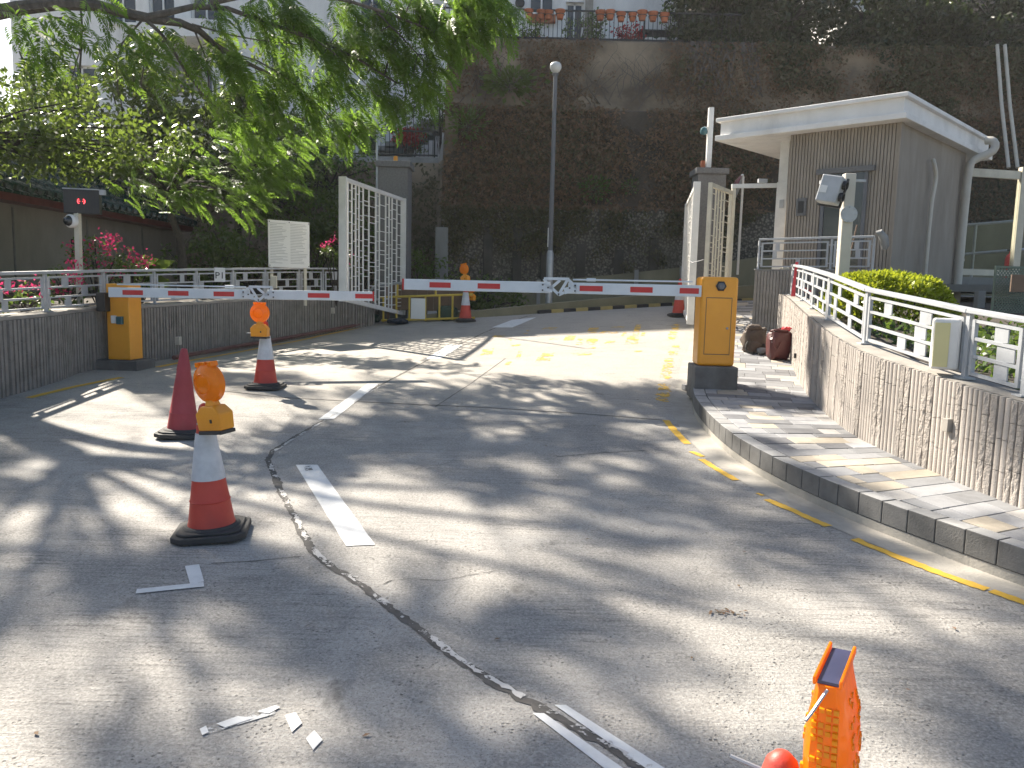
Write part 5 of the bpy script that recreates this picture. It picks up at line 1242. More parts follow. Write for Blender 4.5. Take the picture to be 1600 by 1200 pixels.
# upper house
def house(label, x0, x1, y0, z0, z1, wins, rz=0, mtl='whitepaint'):
    t = thing('house', label, 'house', (x0, y0, z0)); m = MB(); 
    # wall with real openings: build as strips
    xs = sorted(set([x0, x1]+[v for w_ in wins for v in (w_[0], w_[1])])); zs = sorted(set([z0, z1]+[v for w_ in wins for v in (w_[2], w_[3])]))
    for a, b in zip(xs, xs[1:]):
        for c, e in zip(zs, zs[1:]):
            if any(w_[0] <= a and b <= w_[1] and w_[2] <= c and e <= w_[3] for w_ in wins): continue
            m.add([(a, y0, c), (b, y0, c), (b, y0, e), (a, y0, e)], [(0, 1, 2, 3)])
    m.add([(x0, y0, z0), (x0, y0+6, z0), (x0, y0+6, z1), (x0, y0, z1)], [(0, 3, 2, 1)]); m.add([(x1, y0, z0), (x1, y0+6, z0), (x1, y0+6, z1), (x1, y0, z1)], [(0, 1, 2, 3)])
    for w_ in wins:
        a, b, c, e = w_[:4]; m.add([(a, y0, c), (a, y0+.2, c), (a, y0+.2, e), (a, y0, e), (b, y0, c), (b, y0+.2, c), (b, y0+.2, e), (b, y0, e)], [(0, 1, 2, 3), (4, 7, 6, 5), (0, 4, 5, 1), (3, 2, 6, 7)])
    m.build('wall', MT[mtl], t)
    m = MB(); m.box(x0-.2, x1+.2, y0-.25, y0+6.2, z1+.002, z1+.2); m.build('roof', MT['concrete'], t)
    for w_ in wins:
        a, b, c, e = w_[:4]; m = MB(); m.box(a, b, y0+.17, y0+.19, c, e); p_ = m.build('door' if w_[4] == 'd' else 'window', MT['darkglass'], t)
        for u in ((a, a+.07), ((a+b)/2-.03, (a+b)/2+.03), (b-.07, b)):
            m = MB(); m.box(u[0], u[1], y0+.13, y0+.168, c, e); m.build('frame', MT['whitesteel'], p_)
        m = MB(); m.box(a+.071, b-.071, y0+.13, y0+.168, e-.07, e); m.build('frame', MT['whitesteel'], p_)
        if w_[4] != 'd':
            m = MB(); m.box(a-.06, b+.06, y0-.1, y0-.001, c-.09, c-.002); m.build('sill', MT['whitepaint'], p_)
    return t
H1 = 28.5
xa = lambda px: at(px, 20, H1).x; za = lambda py: at(900, py, H1).z
h1 = house('white house behind the upper terrace railing', xa(690), xa(1075), H1, 8.98, 15.5, [(xa(826), xa(866), za(22), za(-60), 'w'), (xa(884), xa(912), 9.02, za(3), 'd'), (xa(750), xa(790), za(26), za(-40), 'w')])
m = MB(); m.box(xa(914), xa(926), H1-.12, H1-.002, 8.98, 15.4); m.build('stone_pier', MT['coping'], h1)
m = MB(); m.box(xa(826), xa(868), H1-.18, H1-.002, za(38), za(26)); m.build('planter_box', MT['terracotta'], h1)
m = MB(frame((xa(812), H1-.05, za(8)), (1, 0, 0), (0, -1, 0))); m.lathe([(.16, 0), (.16, .06), (.12, .08)], 16); m.build('wall_fan', MT['darkmetal'], h1)
q = at(1025, 50, 26.3); gt = thing('garden_table', 'dark garden table on the upper terrace', 'table', (q.x, 26.3, 8.98))
m = MB(); m.box(q.x-.55, q.x+.45, 26.0, 26.6, 9.60, 9.65); m.build('table_top', MT['darkmetal'], gt)
for dx in (-.5, .4):
    for dy in (26.05, 26.55):
        m = MB(); m.box(q.x+dx-.02, q.x+dx+.02, dy-.02, dy+.02, 8.98, 9.599); m.build('leg', MT['darkmetal'], gt)
# left house
H2 = 29.0
xb = lambda px: at(px, 100, H2).x; zb_ = lambda py: at(450, py, H2).z
h2 = house('large white house behind the lower terrace and trees', xb(20), xb(720), H2, 5.4, 16, [(xb(318), xb(341), zb_(206), zb_(100), 'd'), (xb(170), xb(215), zb_(42), zb_(-60), 'w'), (xb(235), xb(275), zb_(42), zb_(-60), 'w'), (xb(300), xb(345), zb_(35), zb_(-60), 'w'), (xb(490), xb(505), zb_(245), zb_(205), 'w'), (xb(560), xb(590), zb_(240), zb_(190), 'd'), (xb(420), xb(450), zb_(130), zb_(60), 'w'), (xb(100), xb(150), zb_(200), zb_(110), 'w'), (xb(560), xb(600), zb_(30), zb_(-40), 'w')])
m = MB(); m.box(xb(255), xb(345), H2-1.1, H2-.002, zb_(75), zb_(48)); m.build('balcony_slab', MT['whitepaint'], h2)
m = MB(); m.box(xb(340), xb(352), H2-.5, H2-.002, 5.4, zb_(76)); m.build('column', MT['whitepaint'], h2)
m = MB(); m.box(xb(262), xb(316), H2-.12, H2-.002, zb_(150), zb_(80)); m.build('grey_panel', MT['concrete'], h2)
# outside stair rail
m = MB(); m.bar(at(590, 196, 27), at(690, 132, 27), .04, .05); m.bar(at(590, 205, 27), at(690, 141, 27), .04, .05); 
sr = m.build('stair_rail', MT['darkmetal']); tag(sr, 'dark sloping stair rail against the large white house', 'stair rail')
m = MB()
for k in range(9): a = at(590+11*k, 203-7*k, 27); m.box(a.x-.55+.1, a.x+.4, 27.1, 28, a.z-1.0, a.z-.78)
m.build('stair_tread', MT['concrete'], sr, kind='stuff')
# house at top right
H3 = 29.0
xc = lambda px: at(px, 20, H3).x; zc = lambda py: at(1390, py, H3).z
h3 = house('pale house glimpsed between the trees above the guardhouse', xc(1325), xc(1450), H3, 8.98, 15, [(xc(1352), xc(1386), zc(30), zc(-40), 'w'), (xc(1392), xc(1424), zc(30), zc(-40), 'w')])
m = MB(); m.box(xc(1348), xc(1390), H3-.6, H3-.002, zc(40), zc(31)); m.build('ledge', MT['whitepaint'], h3)
# ------------------------------------------------------------------ tiled garden building on the left
gbx = thing('garden_building', 'tan walled garden building with green glazed tile roof', 'building', (-9.4, 16, 1.2))
m = MB(); m.box(-14, -9.0, 8, 21.5, 1.0, 2.85); m.build('wall', MT['tanwall'], gbx)
for y in (9.5, 12, 14.5, 17, 19.5):
    m = MB(); m.box(-8.999, -8.97, y, y+.03, 1.15, 2.8); m.build('wall_joint', MT['wallcore'], gbx)
m = MB(); m.box(-8.999, -8.95, 16.4, 16.75, 2.0, 2.35); m.build('vent', MT['darkglass'], gbx)
m = MB(); m.box(-9.05, -8.62, 8, 21.7, 2.86, 3.0); m.build('eave_board', MT['redpaint'], gbx)
E0 = Vector((-8.5, 0, 3.02)); E1 = Vector((-10.3, 0, 3.95)); sl_ = (E1-E0); SLn = sl_.length; su = sl_/SLn; nrm = Vector((su.z, 0, -su.x)); nrm = -nrm if nrm.z < 0 else nrm
m = MB(); m.add([(E0.x, 8, E0.z), (E0.x, 21.8, E0.z), (E1.x, 21.8, E1.z), (E1.x, 8, E1.z)]+[(E0.x, 8, E0.z-.05), (E0.x, 21.8, E0.z-.05), (E1.x, 21.8, E1.z-.05), (E1.x, 8, E1.z-.05)], [(3, 2, 1, 0), (4, 5, 6, 7), (0, 1, 5, 4), (2, 3, 7, 6), (1, 2, 6, 5), (3, 0, 4, 7)])
rfo = m.build('roof', MT['rooftile'], gbx)
# barrel tiles: half tubes overlapping up the slope
def barrel():
    m = MB(); n = 6; V = []; F = []
    for u, r_, up in ((-.03, .10, .026), (.40, .085, .0)):
        for k in range(n+1): a = math.pi*k/n; V.append((u, r_*math.cos(a), r_*math.sin(a)+up))
    F = [(k, k+1, k+n+2, k+n+1) for k in range(n)]; F.append(tuple(range(n+1))[::-1]); m.add(V, F); return m.mesh('roof_tile', MT['rooftile'], Vector(), True)
bt_ = barrel(); ang = math.atan2(su.z, -su.x)
Y_ = 12.2; cnt = 0
while Y_ < 21.6:
    for k in range(5):
        p = E0+su*(k*.38+.0); o = inst('roof_tile', bt_, rfo, (p.x+nrm.x*.004, Y_, p.z+nrm.z*.004)); o.rotation_euler = (0, ang, math.pi); 
        o.rotation_mode = 'QUATERNION'; o.rotation_quaternion = Matrix((su, Vector((0, -1, 0)) if False else nrm.cross(su), nrm)).transposed().to_quaternion(); cnt += 1
    Y_ += .30
m = MB(); m.tube([(E1.x, 8, E1.z+.06), (E1.x, 21.9, E1.z+.06)], .13, 10); m.build('ridge', MT['rooftile'], rfo, True)

# wooded hillside behind the houses on the right
V = []; F = []; xs = np.arange(4.5, 46, 1.5); ys = np.arange(30.5, 43, 1.5)
for x in xs:
    for y in ys: V.append((x, y, 8.9+(y-30.5)*1.05*ss(4, 8, x)+.9*noise.noise(Vector((x*.3, y*.3, 4)))))
ny = len(ys); F = [(i*ny+j, (i+1)*ny+j, (i+1)*ny+j+1, i*ny+j+1) for i in range(len(xs)-1) for j in range(ny-1)]
m = MB(); m.add(V, F); tag(m.build('hillside', MT['cliff'], None, True), 'dark wooded hillside above the slope', kind='structure')
# ================================================================== VEGETATION
def rot_from(d, roll):
    """(n,3) directions -> rotation matrices (n,3,3) with columns x=d, y=side, z=normal"""
    d = d/np.linalg.norm(d, axis=1, keepdims=True); up = np.tile(np.array([0, 0, 1.0]), (len(d), 1))
    y = np.cross(up, d); ln = np.linalg.norm(y, axis=1, keepdims=True); y = np.where(ln < 1e-3, np.array([[0, 1.0, 0]]), y/np.maximum(ln, 1e-6)); z = np.cross(d, y)
    c = np.cos(roll)[:, None]; s = np.sin(roll)[:, None]; y2 = y*c+z*s; z2 = -y*s+z*c
    return np.stack([d, y2, z2], axis=2)
LEAF = np.array([(0, 0, 0), (.5, .27, .06), (1, 0, -.04), (.5, -.27, .06)])
def leaves(name, pts, dirs, size, mtl, parent=None, kind=None, shape=LEAF, rnd=None, roll=1.0):
    pts = np.asarray(pts, float); n = len(pts); dirs = np.asarray(dirs, float); Rm = rot_from(dirs, rng.normal(0, roll, n)); sz = np.asarray(size)*np.ones(n)
    V = pts[:, None, :]+np.einsum('nij,kj->nki', Rm, shape)*sz[:, None, None]
    F = np.arange(n*4).reshape(n, 4)
    return npmesh(name, V.reshape(-1, 3), F, mtl, parent, rnd=rng.random(n) if rnd is None else rnd, kind=kind)
def rdir(n, down=.2, flat=1.0):
    d = rng.normal(0, 1, (n, 3)); d[:, 2] = d[:, 2]*flat-down; return d
def clumps(n, c, r, per, spread, shell=.55):
    """n clump centres in an ellipsoid, per leaves each"""
    u = rng.normal(0, 1, (n, 3)); u /= np.linalg.norm(u, axis=1, keepdims=True); k = (shell+(1-shell)*rng.random(n))[:, None]
    cc = np.array(c)+u*k*np.array(r); P = np.repeat(cc, per, axis=0)+rng.normal(0, 1, (n*per, 3))*np.array(spread); return cc, P
def limb(m, pts, r0, r1, n=8, it=1):
    pts = smooth_path(pts, it); k = len(pts); m.tube(pts, [lerp(r0, r1, (i/(k-1))**.8) for i in range(k)], n)
# ---- feathery fronds
def frond_template(pairs, L, droop, seed):
    r = np.random.default_rng(seed); Q = []
    for i in range(pairs):
        u = (i+1)/pairs; x = L*(.12+.88*u*.97); l = .105*math.sin(math.pi*(.18+.72*u))**.7*(L/.42); zz = -droop*u*u*L
        for s in (-1, 1):
            an = R(58-14*u+r.normal(0, 4)); dx, dy = math.cos(an), s*math.sin(an); w_ = .0085*(L/.42); dz = -.25*l+r.normal(0, .01)
            a = np.array((x, 0, zz)); b = np.array((x+dx*l, dy*l, zz+dz)); md = (a+b)/2+np.array((0, 0, .012)); sd_ = np.array((-dy*s, dx*s, 0))*w_*s
            Q.append([a, md+sd_*1.3, b, md-sd_*1.3])
    Q.append([np.array((0, .003, 0)), np.array((L*.5, .003, -droop*.25*L)), np.array((L, 0, -droop*L)), np.array((L*.5, -.003, -droop*.25*L))])
    return np.array(Q)
FT = [frond_template(13, .42, .25, 1), frond_template(15, .48, .42, 2), frond_template(11, .36, .12, 3)]
def fronds(name, pts, dirs, scale, mtl, parent):
    n = len(pts); which = rng.integers(0, 3, n); VV = []; RR_ = []
    for k in range(3):
        idx = np.where(which == k)[0]
        if not len(idx): continue
        T = FT[k].reshape(-1, 3); Rm = rot_from(dirs[idx], rng.normal(0, .45, len(idx)))
        V = pts[idx][:, None, :]+np.einsum('nij,kj->nki', Rm, T)*scale[idx][:, None, None]; VV.append(V.reshape(-1, 3))
        base = rng.random(len(idx)); RR_.append(np.clip(np.repeat(base, len(FT[k]))+rng.normal(0, .12, len(idx)*len(FT[k])), 0, 1))
    V = np.concatenate(VV); return npmesh(name, V, np.arange(len(V)).reshape(-1, 4), mtl, parent, rnd=np.concatenate(RR_))
# ---- the big feathery tree whose limbs reach over the road
tb = Vector((-8.4, 11.2, 1.15)); ft = thing('feathery_tree', 'wide spreading feathery leaved tree reaching over the road', 'tree', tb)
wood = MB(); fk = Vector((-8.1, 11.2, 4.0)); limb(wood, [tb+Vector((0, 0, -.1)), Vector((-8.45, 11.2, 2.6)), fk], .30, .22, 12)
LIMBS = []
def addlimb(pts, r0, r1):
    pts = [Vector(p) for p in pts]; limb(wood, pts, r0, r1); LIMBS.extend(resample(smooth_path(pts, 1), .25))
addlimb([fk, at(-70, 40, 10.9), at(0, 16, 10.6), at(125, 2, 10.6), at(225, 28, 10.8), at(300, 38, 11.2), at(345, 78, 11.6), at(430, 120, 12.2)], .14, .02)
addlimb([at(225, 28, 10.8), at(330, 4, 11.2), at(430, 40, 11.8), at(540, 80, 12.6), at(620, 130, 13.0)], .05, .012)
addlimb([at(225, 28, 10.8), at(260, 60, 10.9), at(300, 130, 11.4), at(360, 190, 12.2)], .03, .008)
addlimb([at(330, 4, 11.2), at(450, -20, 11.8), at(580, 10, 12.3), at(680, 50, 12.6), at(740, 60, 12.5)], .04, .01)
for tw in (((300, 38, 11.2), (330, 110, 11.6), (318, 200, 12.0)), ((345, 78, 11.6), (420, 100, 12.0), (500, 165, 12.6), (560, 230, 12.9)), ((225, 28, 10.8), (180, 80, 10.9), (185, 150, 11.2)), ((260, 60, 10.9), (215, 110, 11.1), (235, 190, 11.4)), ((125, 2, 10.6), (130, 60, 10.7), (110, 130, 10.9)), ((430, 40, 11.8), (500, 60, 12.2), (590, 150, 12.8)), ((580, 10, 12.3), (640, 70, 12.6), (690, 130, 12.8)), ((300, 38, 11.2), (380, 60, 11.6), (470, 70, 12.2)), ((345, 78, 11.6), (370, 150, 12.0), (420, 210, 12.4)), ((680, 50, 12.6), (720, 40, 12.5), (765, 30, 12.4))):
    addlimb([at(*e) for e in tw], .016, .005)
f2k = Vector((-8.0, 11.4, 6.0)); limb(wood, [fk, Vector((-8.15, 11.3, 5.0)), f2k], .2, .16, 10)
for ang, L, z in ((-95, 4.2, 9.0), (-65, 5.2, 9.6), (-35, 6.0, 9.4), (-10, 6.4, 9.2), (15, 6.0, 9.4), (42, 5.6, 9.6), (70, 5.6, 9.4), (100, 4.6, 9.2), (140, 3.8, 9.2), (-140, 3.6, 9.0)):
    c_, s_ = math.cos(R(ang)), math.sin(R(ang)); b_ = f2k+Vector((c_*L*.33, s_*L*.33, (z-6)*.62)); e_ = f2k+Vector((c_*L*.7, s_*L*.7, (z-6)*.95)); g_ = f2k+Vector((c_*L, s_*L, z-6))
    addlimb([f2k, b_, e_, g_], .06, .012)
    for sg in (-1, 1):
        c2, s2 = math.cos(R(ang+sg*32)), math.sin(R(ang+sg*32)); addlimb([b_.lerp(e_, .4), b_.lerp(e_, .4)+Vector((c2*1.2, s2*1.2, .5)), b_.lerp(e_, .4)+Vector((c2*2.5, s2*2.5, .55))], .022, .007)
LA = np.array([tuple(p) for p in LIMBS])
sdv = np.array(sd); 
def shadow_xy(p): t = (p[2]-.25)/sdv[2]; return p[0]-sdv[0]*t, p[1]-sdv[1]*t
camr = np.array(vray(800, 600))
_r = np.array([math.cos(ROLL), math.sin(ROLL)*math.sin(PITCH), math.sin(ROLL)*math.cos(PITCH)]); _u = np.array([-math.sin(ROLL), math.cos(ROLL)*math.sin(PITCH), math.cos(ROLL)*math.cos(PITCH)]); _f = np.array([0, math.cos(PITCH), -math.sin(PITCH)])
def proj(p):
    q = np.array(p)-np.array([0, 0, CZ]); z = q@_f; return 800+FPX*(q@_r)/z, 600-FPX*(q@_u)/z
def inpoly(x, y, P):
    c = False; n = len(P)
    for i in range(n):
        x0, y0 = P[i]; x1, y1 = P[i-1]
        if (y0 > y) != (y1 > y) and x < (x1-x0)*(y-y0)/(y1-y0)+x0: c = not c
    return c
SIL = [(-400, -3000), (3000, -3000), (3000, -90), (790, -60), (770, 10), (700, 90), (640, 120), (600, 180), (500, 175), (420, 150), (300, 80), (-400, 60)]
def shade_want(gx, gy):
    """how leafy the crown is along the sun line through a spot of road, 0..1"""
    n1 = noise.noise(Vector((gx*.75+3.1, gy*.62+1.7, 0)))+.45*noise.noise(Vector((gx*1.9, gy*1.6, 7)))
    v = .5+.8*n1+.42*noise.noise(Vector((gx*3.4, gy*3.0, 11)))
    for cx, cy, rx, ry, k in SPOTS:
        v += k*math.exp(-(((gx-cx)/rx)**2+((gy-cy)/ry)**2))
    if gy > 9.4: v -= (gy-9.4)*1.2
    if gx > 2.4 and gy > 4.2: v -= 1.2
    return v
SPOTS = []
for px, py, rx, ry, k in ((800, 830, .45, .5, -1.0), (640, 760, .3, .4, -.5), (120, 700, .9, .5, -.8), (300, 760, .5, .3, -.5), (420, 650, .5, .6, -.9), (560, 880, .5, .35, -.7), (1150, 980, .5, .3, -.6), (1000, 940, .4, .25, -.5), (700, 1090, .35, .3, -.5), (1400, 960, .4, .3, -.4), (1000, 600, 1.2, .7, -.5), (180, 1080, .45, .3, -.6), (1250, 1050, .4, .25, -.5), (900, 950, .35, .25, -.4), (1080, 1130, .35, .2, -.5), (780, 600, .6, .5, -.5),
                          (900, 720, .8, .8, .7), (1100, 800, .6, .6, .6), (650, 660, .6, .6, .3), (1180, 830, .5, .5, .5), (880, 1010, .45, .35, .5), (130, 900, .7, .5, .6), (430, 930, .4, .3, .5), (300, 1060, .5, .4, .4), (1450, 1060, .5, .4, .6), (1300, 900, .5, .4, .4), (560, 700, .4, .4, .2), (1000, 860, .35, .3, .4), (600, 1130, .3, .25, .3), (900, 570, .5, .5, .35)):
    g = gnd(px, py); SPOTS.append((g.x, g.y, rx, ry, k))
CL = []; tries = 0; NVIS = []
rr = random.Random(42)
while len(CL) < 560 and tries < 90000:
    tries += 1
    gx = rr.uniform(-6.5, 4.2); gy = rr.uniform(.3, 10.5); z = rr.uniform(7.7, 10.2); t_ = (z-.25)/sdv[2]
    x = gx+sdv[0]*t_; y = gy+sdv[1]*t_; i = int(np.argmin((LA[:, 0]-x)**2+(LA[:, 1]-y)**2+(LA[:, 2]-z)**2)); dd_ = math.dist(LA[i], (x, y, z))
    if dd_ > 2.2: continue
    if shade_want(gx, gy) < .45+rr.random()*.25: continue
    X_, Y_ = proj((x, y, z))
    if Y_ > -70 and X_ > 120: continue
    CL.append((x, y, z))
# drooping outer sprays seen at the top left of the view
for px, py, Y in ((770, 30, 12.4), (742, 55, 12.4), (715, 20, 12.6), (690, 70, 12.6), (672, 100, 12.7), (650, 60, 12.8), (625, 115, 12.9), (600, 60, 12.8), (575, 130, 13.0), (600, 165, 13.0), (555, 90, 12.8), (530, 150, 12.8), (500, 110, 12.6), (480, 60, 12.4), (470, 160, 12.4), (440, 110, 12.2), (430, 190, 12.2), (410, 60, 12), (390, 140, 12), (370, 200, 12.2), (350, 100, 11.4), (330, 30, 11), (320, 160, 11.6), (540, 30, 12.6), (660, 20, 12.6), (590, 20, 12.6), (440, 20, 12), (380, 20, 11.4), (290, 90, 11.2), (520, 200, 12.9), (560, 195, 13), (250, 60, 10.8), (200, 60, 10.4), (150, 30, 10), (90, 40, 9.6), (40, 45, 9.2), (180, 90, 10.6), (230, 120, 11), (60, 90, 9.8), (655, 150, 13), (700, 45, 12.5), (730, 5, 12.4), (755, -10, 12.4), (610, 90, 12.8), (640, 20, 12.7), (570, 60, 12.8), (520, 80, 12.6), (460, 30, 12.2)):
    CL.append(tuple(at(px, py-12, Y)))
    if px > 330:
        for k in range(1): CL.append(tuple(at(px+rr.uniform(-22, 18), py-16+rr.uniform(-24, 20), Y+rr.uniform(-.4, .5))))
    NVIS.append(len(CL)-1)
    if px > 330 and rr.random() < .6: CL.append(tuple(at(px-14+rr.uniform(-12, 12), py-22+rr.uniform(-12, 12), Y+.3)))
FP = []; FD = []; FS = []
for p in CL:
    p = Vector(p); i = int(np.argmin(((LA-np.array(p))**2).sum(1))); q = Vector(LA[i]); d = p-q
    if d.length > .12:
        mid = (p+q)/2+Vector((0, 0, .08*d.length)); limb(wood, [q, mid, p], min(.022, .008+.008*d.length), .004, 5)
    out = Vector((d.x, d.y, 0)); out = out.normalized() if out.length > .05 else Vector((rr.uniform(-1, 1), rr.uniform(-1, 1), 0)).normalized()
    out = (out+Vector((.55, -.1, 0))).normalized(); n = rr.randint(8, 12)
    vis = p.z < 7.2
    if vis: out = Vector((1, -.25, 0)).normalized(); n = rr.randint(10, 14)
    for k in range(n):
        a = rr.gauss(0, .85 if vis else .9); c, s_ = math.cos(a), math.sin(a); dd = Vector((out.x*c-out.y*s_, out.x*s_+out.y*c, rr.uniform(-1.3, .0) if vis else rr.uniform(-1.0, .05)))
        FP.append(p+Vector((rr.gauss(0, .09), rr.gauss(0, .09), rr.gauss(0, .09)))); FD.append(dd); FS.append(rr.uniform(.9, 1.35) if vis else rr.uniform(.75, 1.2))
fronds('crown', np.array([tuple(p) for p in FP]), np.array([tuple(d) for d in FD]), np.array(FS), MT['frond'], ft)
wood.build('trunk', MT['bark'], ft, True)
print('CLUSTERS', len(CL), 'FRONDS', len(FP))
# ---- a smaller feathery tree inside the garden
tb2 = at(283, 425, 15.6); tb2.z = 1.2; f2 = thing('feathery_tree', 'smaller feathery tree leaning in the garden before the tan building', 'tree', tb2)
wd2 = MB(); top2 = at(262, 300, 15.4); limb(wd2, [tb2+Vector((0, 0, -.1)), at(285, 380, 15.6), at(268, 340, 15.5), top2, at(300, 240, 15)], .11, .03, 8)
for e in ((430, 270, 14.2), (470, 240, 14.2), (370, 300, 14.4), (200, 260, 15), (330, 220, 14.8), (400, 320, 14.0)): limb(wd2, [top2, (top2+at(*e))/2+Vector((0, 0, .25)), at(*e)], .04, .008, 6)
P2 = []; D2 = []; S2 = []
for px, py, Y, n in ((430, 262, 14.1, 34), (400, 285, 14.0, 34), (370, 250, 14.3, 30), (425, 285, 14.0, 26), (385, 312, 14.1, 20), (350, 300, 14.2, 30), (320, 260, 14.5, 30), (380, 215, 14.4, 30), (440, 220, 14.2, 26), (480, 235, 14.2, 18), (300, 310, 14.6, 26), (330, 220, 14.8, 24), (280, 250, 14.8, 24), (240, 270, 15, 24), (210, 300, 15, 22), (350, 325, 14.2, 14), (250, 320, 14.8, 22), (400, 240, 14.2, 24), (180, 250, 15.2, 20)):
    c = at(px, py-10, Y)
    for k in range(n):
        a = rr.uniform(-1.4, 1.0); P2.append(tuple(c+Vector((rr.gauss(0, .2), rr.gauss(0, .2), rr.gauss(0, .13))))); D2.append((math.cos(a), math.sin(a), rr.uniform(-.7, .25))); S2.append(rr.uniform(.7, 1.15))
fronds('crown', np.array(P2), np.array(D2), np.array(S2), MT['frond'], f2); wd2.build('trunk', MT['bark_dark'], f2, True)
# ---- broadleaf trees on the left
def btree(label, base, trunk, blobs, mtl, size=.13, bark='bark_dark', r0=.14, group=None, name='broadleaf_tree', limbs=()):
    t = thing(name, label, 'tree', base, group=group); m = MB(); limb(m, [Vector(base)-Vector((0, 0, .1))]+[Vector(p) for p in trunk], r0, r0*.4, 8); top = Vector(trunk[-1]); P = []; 
    for c, r, n, per in blobs:
        cc, L = clumps(n, c, r, per, (.16, .16, .11)); P.append(L)
        for e in cc[::5]: limb(m, [top, (top+Vector(e))/2+Vector((0, 0, .15)), Vector(e)], r0*.22, .008, 5)
    for l in limbs: limb(m, l[0], l[1], l[2], 7)
    P = np.concatenate(P); leaves('crown', P, rdir(len(P), .35), rng.uniform(size*.7, size*1.25, len(P)), mtl, t); m.build('trunk', MT[bark], t, True); return t
a_ = at(120, 420, 16.5); a_.z = 1.2
btree('dark glossy broadleaf tree behind the tan garden building', (-10.6, 21.6, 1.3), [(-10.5, 21.6, 3.5), (-10.2, 21.4, 5)],
      [((-10.2, 20.6, 5.6), (2.6, 1.4, 1.5), 90, 32), ((-8.0, 20.2, 6.4), (2.0, 1.2, 1.3), 50, 30), ((-11.6, 20, 5.4), (1.6, 1.2, 1.2), 60, 30)], MT['leaf_dark'], .17,
      limbs=[([at(150, 285, 20.8), at(70, 232, 20.6), at(0, 205, 20.4)], .10, .06), ([at(65, 230, 20.6), at(60, 150, 20.4), at(30, 80, 20.2)], .05, .02), ([at(95, 260, 20.6), at(120, 170, 20.3), at(128, 60, 20)], .05, .02)])
btree('dense dark broadleaf tree between the tan building and lower terrace', (-7.0, 20.8, 1.3), [(-7.1, 20.7, 2.8), (-7.0, 20.5, 4.0)],
      [((-7.2, 20.0, 4.6), (1.9, 1.3, 1.4), 110, 34), ((-5.4, 20.2, 3.6), (1.4, 1.1, 1.0), 70, 30), ((-6.3, 19.8, 5.4), (1.5, 1.0, 1.0), 70, 30), ((-8.8, 20.2, 4.6), (1.4, 1.0, 1.2), 60, 30)], MT['leaf_dark'], .15)
btree('yellow green bushy tree by the lower terrace railing', (-5.0, 22.4, 1.3), [(-5.0, 22.4, 3.2), (-5.1, 22.3, 4.2)],
      [((-6.2, 21.4, 5.2), (1.1, .7, .8), 40, 30), ((-4.7, 22.2, 4.4), (1.2, .8, .9), 50, 30), ((-6.6, 21.2, 4.3), (.9, .7, .7), 36, 28)], MT['leaf_mid'], .12)
btree('leafy broadleaf tree in front of the green tiled roof', (-9.3, 12.6, 1.2), [(-9.2, 12.7, 2.4), (-9.0, 12.9, 3.6)],
      [(at(40, 225, 13.4), (1.1, .6, .5), 40, 28), (at(130, 240, 13.8), (1.0, .6, .45), 36, 28), (at(60, 150, 13.8), (.9, .6, .5), 16, 24), (at(230, 225, 14.6), (.9, .6, .5), 22, 26)], MT['leaf_dark'], .12)
# shrubs at the foot of the garden
def shrub(label, c, r, n, per, mtl, size, name='shrub', cat='shrub', group=None, base=None):
    c = Vector(c); b = Vector((c.x, c.y, base if base is not None else c.z-r[2])); t = thing(name, label, cat, b, group=group); m = MB(); rd = random.Random(int(abs(c.x*100)+abs(c.y*10)))
    cc, P = clumps(n, c, r, per, (size*.9, size*.9, size*.7)); P[:, 2] = np.maximum(P[:, 2], b.z+.02)
    for e in cc[::max(1, n//9)]: m.tube(smooth_path([b, (b+Vector(e))/2+Vector((0, 0, .05)), Vector(e)], 1), [.012]*4+[.006]*1 if False else .01, 5)
    leaves('foliage', P, rdir(len(P), .1), rng.uniform(size*.7, size*1.2, len(P)), mtl, t); m.build('stems', MT['bark_dark'], t, True); return t
for px, py, Y, r, lb in ((480, 395, 20.5, (1.5, .7, 1.0), 'dark shrub beside the white notice board'), (380, 385, 19.5, (1.2, .7, .8), 'dark shrub behind the notice board near leaning trunk'), (560, 390, 21.5, (1.4, .6, 1.0), 'dark shrub seen through the lattice gate'), (330, 405, 18, (1.0, .6, .6), 'low dark shrub in front of the leaning trunk'), (660, 440, 21.8, (1.2, .5, .8), 'shrub added to fill the shade behind the brown boards'), (770, 465, 21.0, (1.0, .4, .5), 'low shrub added to fill the shade beside the toe wall')):
    shrub(lb, at(px, py, Y), r, 42, 26, MT['leaf_dark'], .13, group='dark garden shrubs', base=1.0)  # the last two are added, filling a dark opening that is only shade
# bougainvillea
def bougain(label, c, r, n):
    c = Vector(c); t = shrub(label, c, r, n, 18, MT['leaf_mid'], .07, 'bougainvillea', 'flowering shrub', 'pink bougainvillea', base=1.15)
    cc, P = clumps(int(n*.55), c+Vector((.0, -.05, .08)), (r[0]*.95, r[1], r[2]*.9), 22, (.06, .06, .05), .7); leaves('flowers', P, rdir(len(P), 0), rng.uniform(.045, .07, len(P)), MT['petal'], t, kind='stuff'); return t
bougain('pink bougainvillea behind the display post', at(150, 400, 11.6), (.5, .35, .28), 20)
bougain('pink bougainvillea spilling through the railing near orange barrier', at(205, 425, 12.0), (.38, .3, .2), 16)
bougain('pink bougainvillea low behind the railing left of the display post', at(105, 445, 10.8), (.3, .25, .28), 14)
bougain('small pink bougainvillea sprig beside the lattice gate', at(525, 400, 15.8), (.3, .25, .3), 9)
bougain('pink bougainvillea patch low behind the railing at the picture edge', at(38, 470, 9.4), (.35, .22, .12), 8)
